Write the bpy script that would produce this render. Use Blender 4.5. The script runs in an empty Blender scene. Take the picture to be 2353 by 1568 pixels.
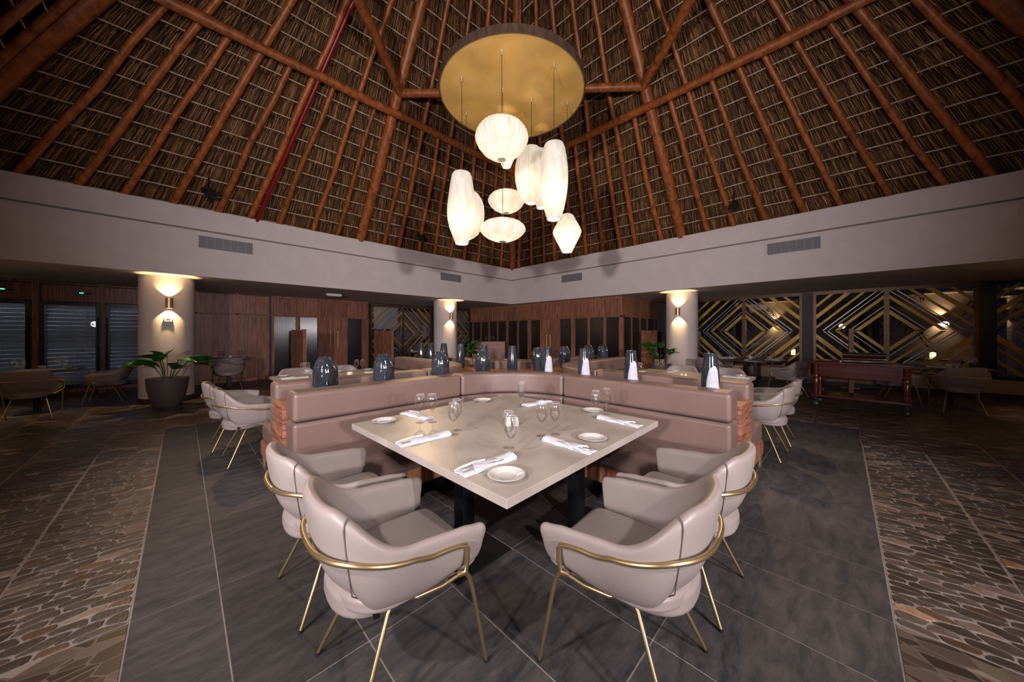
import bpy, bmesh, math, random
from mathutils import Vector, Matrix
random.seed(7)
R = math.radians
SC = bpy.context.scene
COL = SC.collection

# ------------------------------------------------------------------ camera
cd = bpy.data.cameras.new('camera')
cd.sensor_width = 36.0
cd.lens = 36.0 * 757.0 / 2353.0
cd.shift_y = -17.0 / 2353.0
cd.clip_start = 0.02
cam = bpy.data.objects.new('camera', cd)
cam.location = (0, 0, 1.38)
cam.rotation_euler = (R(90), 0, R(-45))
COL.objects.link(cam)
SC.camera = cam

# ------------------------------------------------------------------ world, light levels, exposure
W = bpy.data.worlds.new('dusk'); SC.world = W; W.use_nodes = True
bg = W.node_tree.nodes['Background']
bg.inputs[0].default_value = (0.13, 0.14, 0.30, 1); bg.inputs[1].default_value = 0.12
SC.view_settings.view_transform = 'Standard'
SC.view_settings.look = 'None'
SC.view_settings.gamma = 1.0
SC.view_settings.use_curve_mapping = False
SC.view_settings.exposure = 0.0
SPOT_W = 400.0        # roof spotlights aimed at the booths
WARM_W = 250.0         # warm roof spotlights on the far sides
SCONCE_W = 48.0       # up and down lamps of a wall sconce
FILL_CONE = 98.0      # degrees
FILL_W = 1450.0        # added fill lamps behind the camera, in place of a flash
PENDANT_EMIT = .34    # glow of the paper shades
PENDANT_W = 18.0       # bulb inside each shade

# ------------------------------------------------------------------ materials
def nodes(name):
    m = bpy.data.materials.new(name); m.use_nodes = True
    nt = m.node_tree
    for n in list(nt.nodes): nt.nodes.remove(n)
    out = nt.nodes.new('ShaderNodeOutputMaterial')
    return m, nt, out

def mat(name, c1, c2=None, rough=.5, metal=0, scale=6, stretch=(1, 1, 1), detail=5, lo=.35, hi=.65, bump=0, bscale=None,
        spec=.5, coat=0, rnd=0, tone=False, rrough=0, dist=.4, nr=.5):
    m, nt, out = nodes(name)
    L = nt.links.new
    b = nt.nodes.new('ShaderNodeBsdfPrincipled')
    b.inputs['Roughness'].default_value = rough
    b.inputs['Metallic'].default_value = metal
    b.inputs['Specular IOR Level'].default_value = spec
    if coat:
        b.inputs['Coat Weight'].default_value = coat; b.inputs['Coat Roughness'].default_value = .08
    tc = nt.nodes.new('ShaderNodeTexCoord')
    mp = nt.nodes.new('ShaderNodeMapping'); mp.inputs['Scale'].default_value = stretch
    L(tc.outputs['Object'], mp.inputs['Vector'])
    vec = mp.outputs['Vector']
    oi = None
    if rnd:
        oi = nt.nodes.new('ShaderNodeObjectInfo')
        ad = nt.nodes.new('ShaderNodeVectorMath'); ad.operation = 'ADD'
        ml = nt.nodes.new('ShaderNodeMath'); ml.operation = 'MULTIPLY'; ml.inputs[1].default_value = 37
        L(oi.outputs['Random'], ml.inputs[0]); L(vec, ad.inputs[0]); L(ml.outputs[0], ad.inputs[1])
        vec = ad.outputs[0]
    nz = nt.nodes.new('ShaderNodeTexNoise'); nz.inputs['Scale'].default_value = scale; nz.inputs['Detail'].default_value = detail
    nz.inputs['Distortion'].default_value = dist; nz.inputs['Roughness'].default_value = nr
    L(vec, nz.inputs['Vector'])
    c2 = c2 or c1
    rp = nt.nodes.new('ShaderNodeValToRGB')
    rp.color_ramp.elements[0].position = lo; rp.color_ramp.elements[0].color = (*c1, 1)
    rp.color_ramp.elements[1].position = hi; rp.color_ramp.elements[1].color = (*c2, 1)
    L(nz.outputs['Fac'], rp.inputs['Fac'])
    col = rp.outputs['Color']
    if tone:   # per-piece tone stored on the mesh
        at = nt.nodes.new('ShaderNodeAttribute'); at.attribute_name = 'tone'
        mx = nt.nodes.new('ShaderNodeMix'); mx.data_type = 'RGBA'; mx.blend_type = 'MULTIPLY'; mx.inputs['Factor'].default_value = 1
        L(col, mx.inputs['A']); L(at.outputs['Color'], mx.inputs['B']); col = mx.outputs['Result']
    if rnd:
        hs = nt.nodes.new('ShaderNodeHueSaturation')
        mr = nt.nodes.new('ShaderNodeMapRange'); mr.inputs['To Min'].default_value = 1 - rnd; mr.inputs['To Max'].default_value = 1 + rnd
        L(oi.outputs['Random'], mr.inputs['Value']); L(mr.outputs[0], hs.inputs['Value']); L(col, hs.inputs['Color']); col = hs.outputs['Color']
    L(col, b.inputs['Base Color'])
    if rrough:
        mr = nt.nodes.new('ShaderNodeMapRange'); mr.inputs['To Min'].default_value = rough - rrough; mr.inputs['To Max'].default_value = rough + rrough
        L(nz.outputs['Fac'], mr.inputs['Value']); L(mr.outputs[0], b.inputs['Roughness'])
    if bump:
        n2 = nt.nodes.new('ShaderNodeTexNoise'); n2.inputs['Scale'].default_value = bscale or scale * 6; n2.inputs['Detail'].default_value = 3
        L(vec, n2.inputs['Vector'])
        bp = nt.nodes.new('ShaderNodeBump'); bp.inputs['Strength'].default_value = bump; bp.inputs['Distance'].default_value = .01
        L(n2.outputs['Fac'], bp.inputs['Height']); L(bp.outputs[0], b.inputs['Normal'])
    L(b.outputs[0], out.inputs['Surface'])
    return m

def emit_mat(name, c, s):
    m, nt, out = nodes(name)
    e = nt.nodes.new('ShaderNodeEmission'); e.inputs[0].default_value = (*c, 1); e.inputs[1].default_value = s
    nt.links.new(e.outputs[0], out.inputs['Surface']); return m

def glass_mat(name, tint=(1, 1, 1), ior=1.5, rough=0.0, floor=0.0, gl=(1, 1, 1), cap=1):
    m, nt, out = nodes(name); L = nt.links.new
    t = nt.nodes.new('ShaderNodeBsdfTransparent'); t.inputs[0].default_value = (*tint, 1)
    g = nt.nodes.new('ShaderNodeBsdfGlossy'); g.inputs['Roughness'].default_value = rough; g.inputs[0].default_value = (*gl, 1)
    f = nt.nodes.new('ShaderNodeFresnel'); f.inputs[0].default_value = ior
    fac = f.outputs[0]
    if floor:
        mr = nt.nodes.new('ShaderNodeMath'); mr.operation = 'ADD'; mr.inputs[1].default_value = floor; mr.use_clamp = True
        L(fac, mr.inputs[0]); fac = mr.outputs[0]
    if cap < 1:
        mn = nt.nodes.new('ShaderNodeMath'); mn.operation = 'MINIMUM'; mn.inputs[1].default_value = cap; L(fac, mn.inputs[0]); fac = mn.outputs[0]
    mx = nt.nodes.new('ShaderNodeMixShader')
    L(fac, mx.inputs[0]); L(t.outputs[0], mx.inputs[1]); L(g.outputs[0], mx.inputs[2]); L(mx.outputs[0], out.inputs['Surface'])
    return m

def paper_mat(name):
    m, nt, out = nodes(name); L = nt.links.new
    tc = nt.nodes.new('ShaderNodeTexCoord')
    mp = nt.nodes.new('ShaderNodeMapping'); mp.inputs['Scale'].default_value = (1, 1, .35); L(tc.outputs['Object'], mp.inputs[0])
    nz = nt.nodes.new('ShaderNodeTexNoise'); nz.inputs['Scale'].default_value = 14; nz.inputs['Detail'].default_value = 4; L(mp.outputs[0], nz.inputs[0])
    rp = nt.nodes.new('ShaderNodeValToRGB'); rp.color_ramp.elements[0].color = (.80, .72, .60, 1); rp.color_ramp.elements[1].color = (1, .95, .86, 1)
    rp.color_ramp.elements[0].position = .3; rp.color_ramp.elements[1].position = .62
    L(nz.outputs[0], rp.inputs[0])
    dm = nt.nodes.new('ShaderNodeMix'); dm.data_type = 'RGBA'; dm.blend_type = 'MULTIPLY'; dm.inputs['Factor'].default_value = 1; dm.inputs['B'].default_value = (.085, .085, .085, 1); L(rp.outputs[0], dm.inputs['A'])
    tr = nt.nodes.new('ShaderNodeBsdfTranslucent'); L(dm.outputs['Result'], tr.inputs[0])
    df = nt.nodes.new('ShaderNodeBsdfDiffuse'); L(rp.outputs[0], df.inputs[0])
    mx = nt.nodes.new('ShaderNodeMixShader'); mx.inputs[0].default_value = .4; L(tr.outputs[0], mx.inputs[1]); L(df.outputs[0], mx.inputs[2])
    e = nt.nodes.new('ShaderNodeEmission'); L(rp.outputs[0], e.inputs[0]); e.inputs[1].default_value = PENDANT_EMIT
    ad = nt.nodes.new('ShaderNodeAddShader'); L(mx.outputs[0], ad.inputs[0]); L(e.outputs[0], ad.inputs[1]); L(ad.outputs[0], out.inputs['Surface'])
    return m

def pebble_far_mat(name, sx, sy):
    m, nt, out = nodes(name); L = nt.links.new
    b = nt.nodes.new('ShaderNodeBsdfPrincipled'); b.inputs['Roughness'].default_value = .42
    tc = nt.nodes.new('ShaderNodeTexCoord'); mp = nt.nodes.new('ShaderNodeMapping'); mp.inputs['Scale'].default_value = (sx, sy, 0)
    oi = nt.nodes.new('ShaderNodeObjectInfo')
    L(tc.outputs['Object'], mp.inputs[0])
    v1 = nt.nodes.new('ShaderNodeTexVoronoi'); v1.inputs['Scale'].default_value = 1; L(mp.outputs[0], v1.inputs['Vector'])
    v2 = nt.nodes.new('ShaderNodeTexVoronoi'); v2.feature = 'DISTANCE_TO_EDGE'; v2.inputs['Scale'].default_value = 1; L(mp.outputs[0], v2.inputs['Vector'])
    sp = nt.nodes.new('ShaderNodeSeparateColor'); L(v1.outputs['Color'], sp.inputs[0])
    rp = nt.nodes.new('ShaderNodeValToRGB'); E = rp.color_ramp.elements
    E[0].position = 0; E[0].color = (.030, .021, .016, 1); E[1].position = 1; E[1].color = (.33, .26, .20, 1)
    for p, c in ((.55, (.062, .045, .035, 1)), (.85, (.12, .09, .07, 1))):
        e = E.new(p); e.color = c
    L(sp.outputs[0], rp.inputs[0])
    ls = nt.nodes.new('ShaderNodeMath'); ls.operation = 'LESS_THAN'; ls.inputs[1].default_value = .035; L(v2.outputs['Distance'], ls.inputs[0])
    mx = nt.nodes.new('ShaderNodeMix'); mx.data_type = 'RGBA'; L(ls.outputs[0], mx.inputs['Factor']); L(rp.outputs[0], mx.inputs['A'])
    mx.inputs['B'].default_value = (.13, .10, .08, 1)
    L(mx.outputs['Result'], b.inputs['Base Color'])
    bp = nt.nodes.new('ShaderNodeBump'); bp.inputs['Strength'].default_value = .5; bp.inputs['Distance'].default_value = .004
    mr = nt.nodes.new('ShaderNodeMath'); mr.operation = 'MINIMUM'; mr.inputs[1].default_value = .12; L(v2.outputs['Distance'], mr.inputs[0])
    L(mr.outputs[0], bp.inputs['Height']); L(bp.outputs[0], b.inputs['Normal'])
    L(b.outputs[0], out.inputs['Surface']); return m

def reeded_mat(name):
    m, nt, out = nodes(name); L = nt.links.new
    b = nt.nodes.new('ShaderNodeBsdfPrincipled'); b.inputs['Roughness'].default_value = .16
    b.inputs['Base Color'].default_value = (.012, .012, .014, 1); b.inputs['Specular IOR Level'].default_value = .9
    tc = nt.nodes.new('ShaderNodeTexCoord')
    sx = nt.nodes.new('ShaderNodeSeparateXYZ'); L(tc.outputs['Object'], sx.inputs[0])
    ad = nt.nodes.new('ShaderNodeMath'); ad.operation = 'ADD'; L(sx.outputs[0], ad.inputs[0]); L(sx.outputs[1], ad.inputs[1])
    ml = nt.nodes.new('ShaderNodeMath'); ml.operation = 'MULTIPLY'; ml.inputs[1].default_value = 260; L(ad.outputs[0], ml.inputs[0])
    sn = nt.nodes.new('ShaderNodeMath'); sn.operation = 'SINE'; L(ml.outputs[0], sn.inputs[0])
    bp = nt.nodes.new('ShaderNodeBump'); bp.inputs['Strength'].default_value = .35; bp.inputs['Distance'].default_value = .003
    L(sn.outputs[0], bp.inputs['Height']); L(bp.outputs[0], b.inputs['Normal']); L(b.outputs[0], out.inputs['Surface']); return m

MT = {}
MT['chair'] = mat('chair_leather', (.275, .232, .218), (.30, .255, .238), rough=.42, scale=5, bump=.05, bscale=260)
MT['bench'] = mat('banquette_leather', (.156, .102, .086), (.172, .113, .095), rough=.40, scale=4, bump=.04, bscale=220)
MT['seam'] = mat('seam_thread', (.12, .09, .08), rough=.7)
MT['brass'] = mat('satin_brass', (.50, .37, .185), (.56, .42, .22), rough=.34, metal=.9, scale=9)
MT['gold'] = mat('gold_paint', (.46, .29, .06), (.54, .35, .08), rough=.42, metal=.4, scale=3)
MT['silver'] = mat('pale_metal', (.45, .40, .34), rough=.35, metal=.6)
MT['bronze'] = mat('bronze_frame', (.13, .075, .04), (.17, .10, .05), rough=.35, metal=.5)
MT['wood'] = mat('walnut_veneer', (.13, .045, .026), (.42, .185, .11), rough=.42, scale=5, stretch=(7, 7, .35), lo=.3, hi=.7, rnd=.14)
MT['woodh'] = mat('walnut_cross_grain', (.15, .05, .03), (.40, .17, .105), rough=.42, scale=6, stretch=(.8, .8, 9), lo=.32, hi=.68, rnd=.1)
MT['woodtop'] = mat('walnut_top', (.22, .075, .035), (.36, .14, .07), rough=.38, scale=5, stretch=(.5, 8, 1), lo=.3, hi=.7)
MT['darkwood'] = mat('dark_table_wood', (.055, .032, .022), (.09, .055, .037), rough=.35, scale=4, stretch=(1, 8, 1))
MT['cart'] = mat('mahogany', (.085, .014, .010), (.13, .024, .018), rough=.22, scale=5, stretch=(1, .3, 6), coat=.4)
MT['log'] = mat('varnished_log', (.17, .040, .009), (.42, .125, .028), rough=.42, scale=4, stretch=(3, 3, 1), lo=.3, hi=.7, bump=.25, bscale=9, rnd=.22)
MT['thatch'] = mat('thatch_sheet', (.030, .016, .007), (.08, .042, .019), rough=.95, scale=25, spec=.1)
MT['straw'] = mat('thatch_straw', (.85, .8, .7), (1, 1, 1), rough=.8, scale=3, tone=True, spec=.2)
MT['batten'] = mat('pale_batten', (.42, .30, .20), (.62, .48, .34), rough=.8, scale=9)
MT['redpipe'] = mat('red_pipe_paint', (.22, .004, .006), rough=.35)
MT['plaster'] = mat('painted_plaster', (.63, .56, .53), (.67, .60, .565), rough=.85, scale=3, bump=.12, bscale=60)
MT['soffit'] = mat('soffit_plaster', (.56, .49, .44), (.60, .53, .475), rough=.85, scale=2)
MT['groove'] = mat('shadow_groove', (.22, .19, .18), rough=.9)
MT['ochre'] = mat('sill_wall_paint', (.50, .38, .26), (.54, .42, .29), rough=.8, scale=2)
MT['skirt'] = mat('dark_skirting', (.05, .035, .03), rough=.5)
MT['slate'] = mat('slate_tile', (.029, .030, .034), (.086, .075, .071), rough=.66, spec=.3, scale=4.5, stretch=(1, 3.0, 1), detail=15, lo=.36, hi=.66, nr=.72, bump=.16, bscale=60, rnd=.2, rrough=.12, dist=.5)
MT['grout'] = mat('pale_grout', (.25, .215, .19), (.29, .25, .22), rough=.9, scale=30)
MT['stone'] = mat('printed_stone', (.55, .48, .42), (1, .93, .86), rough=.45, scale=14, stretch=(1, 1, 1), detail=8, nr=.65, tone=True, bump=.3, bscale=60)
MT['pebx'] = pebble_far_mat('pebble_tile_x', 8.5, 17)
MT['peby'] = pebble_far_mat('pebble_tile_y', 17, 8.5)
MT['conc'] = mat('concrete_laminate', (.285, .245, .21), (.41, .365, .325), rough=.36, scale=2.6, detail=9, lo=.3, hi=.7, bump=.04, bscale=80)
MT['black'] = mat('black_metal', (.010, .010, .012), rough=.38, metal=.3)
MT['plastic'] = mat('black_plastic', (.008, .008, .009), rough=.3)
MT['porc'] = mat('white_porcelain', (.58, .56, .52), rough=.12, coat=.5)
MT['cloth'] = mat('white_napkin_cloth', (.55, .55, .59), (.60, .60, .63), rough=.85, scale=18, bump=.2, bscale=300)
MT['steel'] = mat('polished_steel', (.70, .66, .62), rough=.28, metal=.8)
MT['chrome'] = mat('chafing_dish_metal', (.50, .45, .40), rough=.08, metal=1)
MT['glaze'] = mat('slate_blue_glaze', (.016, .019, .025), (.034, .040, .049), rough=.10, scale=5, coat=.7, rnd=.1)
MT['bisque'] = mat('white_bisque', (.40, .40, .47), (.48, .48, .54), rough=.8, scale=20, bump=.6, bscale=35)
MT['leaf'] = mat('glossy_leaf', (.012, .075, .012), (.035, .16, .022), rough=.3, scale=5, coat=.2, rnd=.2)
MT['stem'] = mat('leaf_stalk', (.10, .11, .05), rough=.5)
MT['pot'] = mat('taupe_pot', (.105, .078, .068), rough=.55)
MT['soil'] = mat('potting_soil', (.02, .014, .01), rough=1, scale=40, bump=1)
MT['disc'] = mat('gold_leaf_disc', (.56, .33, .085), (.70, .44, .13), rough=.42, metal=.25, scale=2.5, detail=8, rrough=.08)
MT['cable'] = mat('black_cable', (.01, .01, .01), rough=.5)
MT['paper'] = paper_mat('lamp_shade_paper')
MT['cap'] = mat('shade_diffuser_cap', (.55, .50, .45), rough=.7)
MT['glass'] = glass_mat('wine_glass', (.99, .99, .99), 1.5, .03, .05, cap=.5)
MT['rimglint'] = mat('glass_rim_glint', (.75, .75, .78), rough=.08, coat=.6)  # pale opaque colour stands in for the bright glint on glass edges
MT['pane'] = glass_mat('window_glass', (.80, .80, .84), 1.5, .005, .01)
MT['fridgeglass'] = glass_mat('fridge_glass', (.45, .45, .47), 1.5, .01, .02)
MT['reed'] = reeded_mat('reeded_dark_glass')
MT['wire'] = mat('shelf_wire', (.50, .50, .52), rough=.3, metal=.3)
MT['cavity'] = mat('fridge_cavity', (.02, .02, .02), rough=.6)
MT['led'] = emit_mat('fridge_led', (.80, .88, 1), 65)
MT['green'] = emit_mat('green_display', (.03, 1, .30), 6)
MT['white'] = mat('white_plastic', (.72, .72, .72), rough=.4)
MT['grille'] = mat('grille_metal', (.20, .19, .20), rough=.5)
MT['rubber'] = mat('rubber', (.012, .012, .012), rough=.7)
MT['earth'] = mat('terrace_paving', (.06, .05, .045), (.09, .075, .065), rough=.8, scale=2)
MT['outwall'] = mat('outdoor_render', (.55, .48, .42), rough=.9)
MT['palm'] = mat('palm_leaf', (.010, .022, .010), (.02, .04, .015), rough=.6, rnd=.2)
MT['trunk'] = mat('palm_trunk', (.05, .038, .03), rough=.9, scale=8)
MT['bulb'] = emit_mat('warm_bulb', (1, .62, .25), 18)
MT['outlamp'] = emit_mat('outdoor_lamp', (1, .70, .35), 3)
MT['blind'] = mat('white_blind', (.70, .70, .72), rough=.9)

# ------------------------------------------------------------------ mesh builder
class MB:
    def __init__(s): s.v = []; s.f = []; s.t = []
    def add(s, v, f, tone=None):
        o = len(s.v); s.v += [tuple(p) for p in v]; s.f += [tuple(i + o for i in q) for q in f]
        if tone is not None: s.t += [tone] * len(f)
        return s
    def box(s, x0, y0, z0, x1, y1, z1):
        x0, x1 = sorted((x0, x1)); y0, y1 = sorted((y0, y1)); z0, z1 = sorted((z0, z1))
        v = [(x0, y0, z0), (x1, y0, z0), (x1, y1, z0), (x0, y1, z0), (x0, y0, z1), (x1, y0, z1), (x1, y1, z1), (x0, y1, z1)]
        return s.add(v, [(3, 2, 1, 0), (4, 5, 6, 7), (0, 1, 5, 4), (1, 2, 6, 5), (2, 3, 7, 6), (3, 0, 4, 7)])
    def prism(s, poly, z0, z1):
        n = len(poly); a = sum(poly[i][0] * poly[(i + 1) % n][1] - poly[(i + 1) % n][0] * poly[i][1] for i in range(n))
        if a < 0: poly = poly[::-1]
        v = [(x, y, z0) for x, y in poly] + [(x, y, z1) for x, y in poly]
        f = [tuple(range(n - 1, -1, -1)), tuple(range(n, 2 * n))] + [(i, (i + 1) % n, n + (i + 1) % n, n + i) for i in range(n)]
        return s.add(v, f)
    def tube(s, path, r, n=8, caps=True):
        path = [Vector(p) for p in path]; m = len(path)
        rr = r if isinstance(r, (list, tuple)) else [r] * m
        T = []
        for i in range(m):
            d = path[min(i + 1, m - 1)] - path[max(i - 1, 0)]
            T.append(d.normalized() if d.length > 1e-9 else Vector((0, 0, 1)))
        up = Vector((0, 0, 1)) if abs(T[0].z) < .9 else Vector((1, 0, 0))
        N = T[0].cross(up).normalized(); v = []
        for i in range(m):
            N = (N - T[i] * N.dot(T[i])).normalized(); B = T[i].cross(N)
            for k in range(n):
                a = 2 * math.pi * k / n
                v.append(path[i] + (N * math.cos(a) + B * math.sin(a)) * rr[i])
        f = [(i * n + k, i * n + (k + 1) % n, (i + 1) * n + (k + 1) % n, (i + 1) * n + k) for i in range(m - 1) for k in range(n)]
        if caps: f += [tuple(range(n - 1, -1, -1)), tuple(range((m - 1) * n, m * n))]
        return s.add(v, f)
    def lathe(s, prof, n=24, c=(0, 0, 0), fn=None, cap0=False, cap1=False):
        v = []
        for r, z in prof:
            for k in range(n):
                a = 2 * math.pi * k / n; q = fn(r, z, a) if fn else r
                v.append((c[0] + q * math.cos(a), c[1] + q * math.sin(a), c[2] + z))
        m = len(prof)
        f = [(i * n + k, i * n + (k + 1) % n, (i + 1) * n + (k + 1) % n, (i + 1) * n + k) for i in range(m - 1) for k in range(n)]
        if cap0: f.append(tuple(range(n - 1, -1, -1)))
        if cap1: f.append(tuple(range((m - 1) * n, m * n)))
        return s.add(v, f)
    def loft(s, rings, closed=True, cap=True):
        n = len(rings[0]); m = len(rings); v = [p for r in rings for p in r]
        kk = n if closed else n - 1
        f = [(i * n + k, i * n + (k + 1) % n, (i + 1) * n + (k + 1) % n, (i + 1) * n + k) for i in range(m - 1) for k in range(kk)]
        if cap and closed: f += [tuple(range(n - 1, -1, -1)), tuple(range((m - 1) * n, m * n))]
        return s.add(v, f)
    def mesh(s, name, fixn=True, smooth=None):
        me = bpy.data.meshes.new(name); me.from_pydata(s.v, [], s.f)
        if fixn:
            b = bmesh.new(); b.from_mesh(me); bmesh.ops.recalc_face_normals(b, faces=b.faces); b.to_mesh(me); b.free()
        if s.t:
            at = me.attributes.new('tone', 'FLOAT_COLOR', 'FACE')
            flat = []
            for t in s.t: flat += [t[0], t[1], t[2], 1.0]
            at.data.foreach_set('color', flat)
        if smooth:
            me.polygons.foreach_set('use_smooth', [True] * len(me.polygons)); me.set_sharp_from_angle(angle=R(smooth))
        return me
    def build(s, name, m, parent=None, smooth=None, bevel=0, seg=2, sub=0, fixn=True, loc=None, rz=0):
        me = s.mesh(name, fixn, smooth)
        me.materials.append(MT[m] if isinstance(m, str) else m)
        o = bpy.data.objects.new(name, me); COL.objects.link(o)
        if parent: o.parent = parent
        if loc: o.location = loc
        if rz: o.rotation_euler = (0, 0, rz)
        if bevel:
            md = o.modifiers.new('bevel', 'BEVEL'); md.width = bevel; md.segments = seg; md.limit_method = 'ANGLE'; md.angle_limit = R(35)
            if not smooth: me.polygons.foreach_set('use_smooth', [True] * len(me.polygons)); md.harden_normals = True
        if sub:
            md = o.modifiers.new('subdivision', 'SUBSURF'); md.levels = sub; md.render_levels = sub
        return o

def tag(o, label=None, cat=None, group=None, kind=None):
    if label: o['label'] = label
    if cat: o['category'] = cat
    if group: o['group'] = group
    if kind: o['kind'] = kind
    return o
def empty(name, loc=(0, 0, 0), rz=0):
    o = bpy.data.objects.new(name, None); o.empty_display_size = .1; o.location = loc; o.rotation_euler = (0, 0, rz); COL.objects.link(o); return o
def thing(name, label, cat, loc=(0, 0, 0), rz=0, group=None):
    return tag(empty(name, loc, rz), label, cat, group)
def copy_tree(o, parent=None):
    c = o.copy(); COL.objects.link(c); c.parent = parent
    for ch in list(o.children): copy_tree(ch, c)
    return c
_used = set()
def place(proto, loc, rz, label, cat=None, group=None):
    if proto.name in _used: o = copy_tree(proto)
    else: o = proto; _used.add(proto.name)
    o.location = loc; o.rotation_euler = (0, 0, rz)
    o['label'] = label
    if cat: o['category'] = cat
    if group: o['group'] = group
    elif 'group' in o.keys(): del o['group']
    return o
def bx(name, m, parent, *c, bevel=0, **k): return MB().box(*c).build(name, m, parent, bevel=bevel, **k)
def sstep(a, b, x):
    t = max(0, min(1, (x - a) / (b - a))); return t * t * (3 - 2 * t)
def lamp(kind, name, loc, power, col, parent=None, aim=None, **k):
    l = bpy.data.lights.new(name, kind); l.energy = power; l.color = col
    for a, b in k.items(): setattr(l, a, b)
    o = bpy.data.objects.new(name, l); COL.objects.link(o); o.location = loc
    if parent: o.parent = parent
    if aim is not None:
        o.rotation_euler = (Vector(aim)).to_track_quat('-Z', 'Y').to_euler()
    return o

# ================================================================== FLOOR
XW, XE, YS, YN = -6.0, 12.3, -6.0, 12.2          # room limits
SL0, SL1 = -.18, 6.9                              # slate square
floor = tag(MB().box(XW, YS, -.15, XE + .1, YN + .3, -.003).build('floor', 'grout'), kind='structure')
def cuts(a, b, s, st):
    r = [a]; k = s
    while k < b - .02:
        if k > a + .02: r.append(k)
        k += st
    return r + [b]
gx = cuts(SL0, SL1, .14, .4525); gy = cuts(SL0, SL1, .60, .90)
for i in range(len(gx) - 1):
    for j in range(len(gy) - 1):
        w, h = gx[i + 1] - gx[i] - .008, gy[j + 1] - gy[j] - .008
        MB().box(-w / 2, -h / 2, -.02, w / 2, h / 2, 0).build('slate_tile', 'slate', floor, loc=((gx[i] + gx[i + 1]) / 2, (gy[j] + gy[j + 1]) / 2, 0))
# pebble-patterned tiles around the slate; near the camera every stone stands proud of its tile
def in_view(x, y, z=0):
    d = (x + y) * .7071
    if d < .3: return False
    px = 1176.5 + (x - y) * .7071 / d * 757; py = 767 + (1.38 - z) / d * 757
    return -150 < px < 2500 and py < 1700
slabs = []
def field(x0, x1, y0, y1, along):
    sx, sy = (.5, .9) if along == 'y' else (.9, .5)
    ax = SL0 - .5 * 40 if along == 'y' else -.3 - .9 * 20
    ay = -.3 - .9 * 20 if along == 'y' else SL0 - .5 * 40
    xs = cuts(x0, x1, ax, sx); ys = cuts(y0, y1, ay, sy)
    for i in range(len(xs) - 1):
        for j in range(len(ys) - 1):
            slabs.append((xs[i] + .004, ys[j] + .004, xs[i + 1] - .004, ys[j + 1] - .004, along))
field(XW, SL0, SL0, YN, 'y'); field(SL0, SL1, SL1, YN, 'y'); field(SL1, XE, SL1, YN, 'x')
field(SL1, XE, SL0, SL1, 'x'); field(SL0, XE, YS, SL0, 'x'); field(XW, SL0, YS, SL0, 'y')
far = []; near = []
for sl in slabs:
    cx, cy = (sl[0] + sl[2]) / 2, (sl[1] + sl[3]) / 2
    d = (cx + cy) * .7071
    if in_view(cx, cy) and d < 3.7: near.append(sl)
    else: far.append((d if in_view(cx, cy) else 1e3 + abs(d), sl))
far.sort(key=lambda a: a[0])
rest = {'x': MB(), 'y': MB()}
for k, (d, sl) in enumerate(far):
    if k < 300 and d < 900:
        c = ((sl[0] + sl[2]) / 2, (sl[1] + sl[3]) / 2, 0)
        MB().box(sl[0] - c[0], sl[1] - c[1], -.02, sl[2] - c[0], sl[3] - c[1], 0).build('pebble_tile', 'pebx' if sl[4] == 'y' else 'peby', floor, loc=c)
    else: rest[sl[4]].box(sl[0], sl[1], -.02, sl[2], sl[3], 0)
for k in 'xy': tag(rest[k].build('pebble_tiles', 'pebx' if k == 'y' else 'peby', floor), kind='stuff')
def clip(poly, nx, ny, c):      # keep nx*x+ny*y <= c
    out = []; n = len(poly)
    for i in range(n):
        a, b = poly[i], poly[(i + 1) % n]
        da, db = nx * a[0] + ny * a[1] - c, nx * b[0] + ny * b[1] - c
        if da <= 0: out.append(a)
        if (da < 0 < db) or (db < 0 < da):
            t = da / (da - db); out.append((a[0] + (b[0] - a[0]) * t, a[1] + (b[1] - a[1]) * t))
    return out
rs = random.Random(3); stones = []
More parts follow.
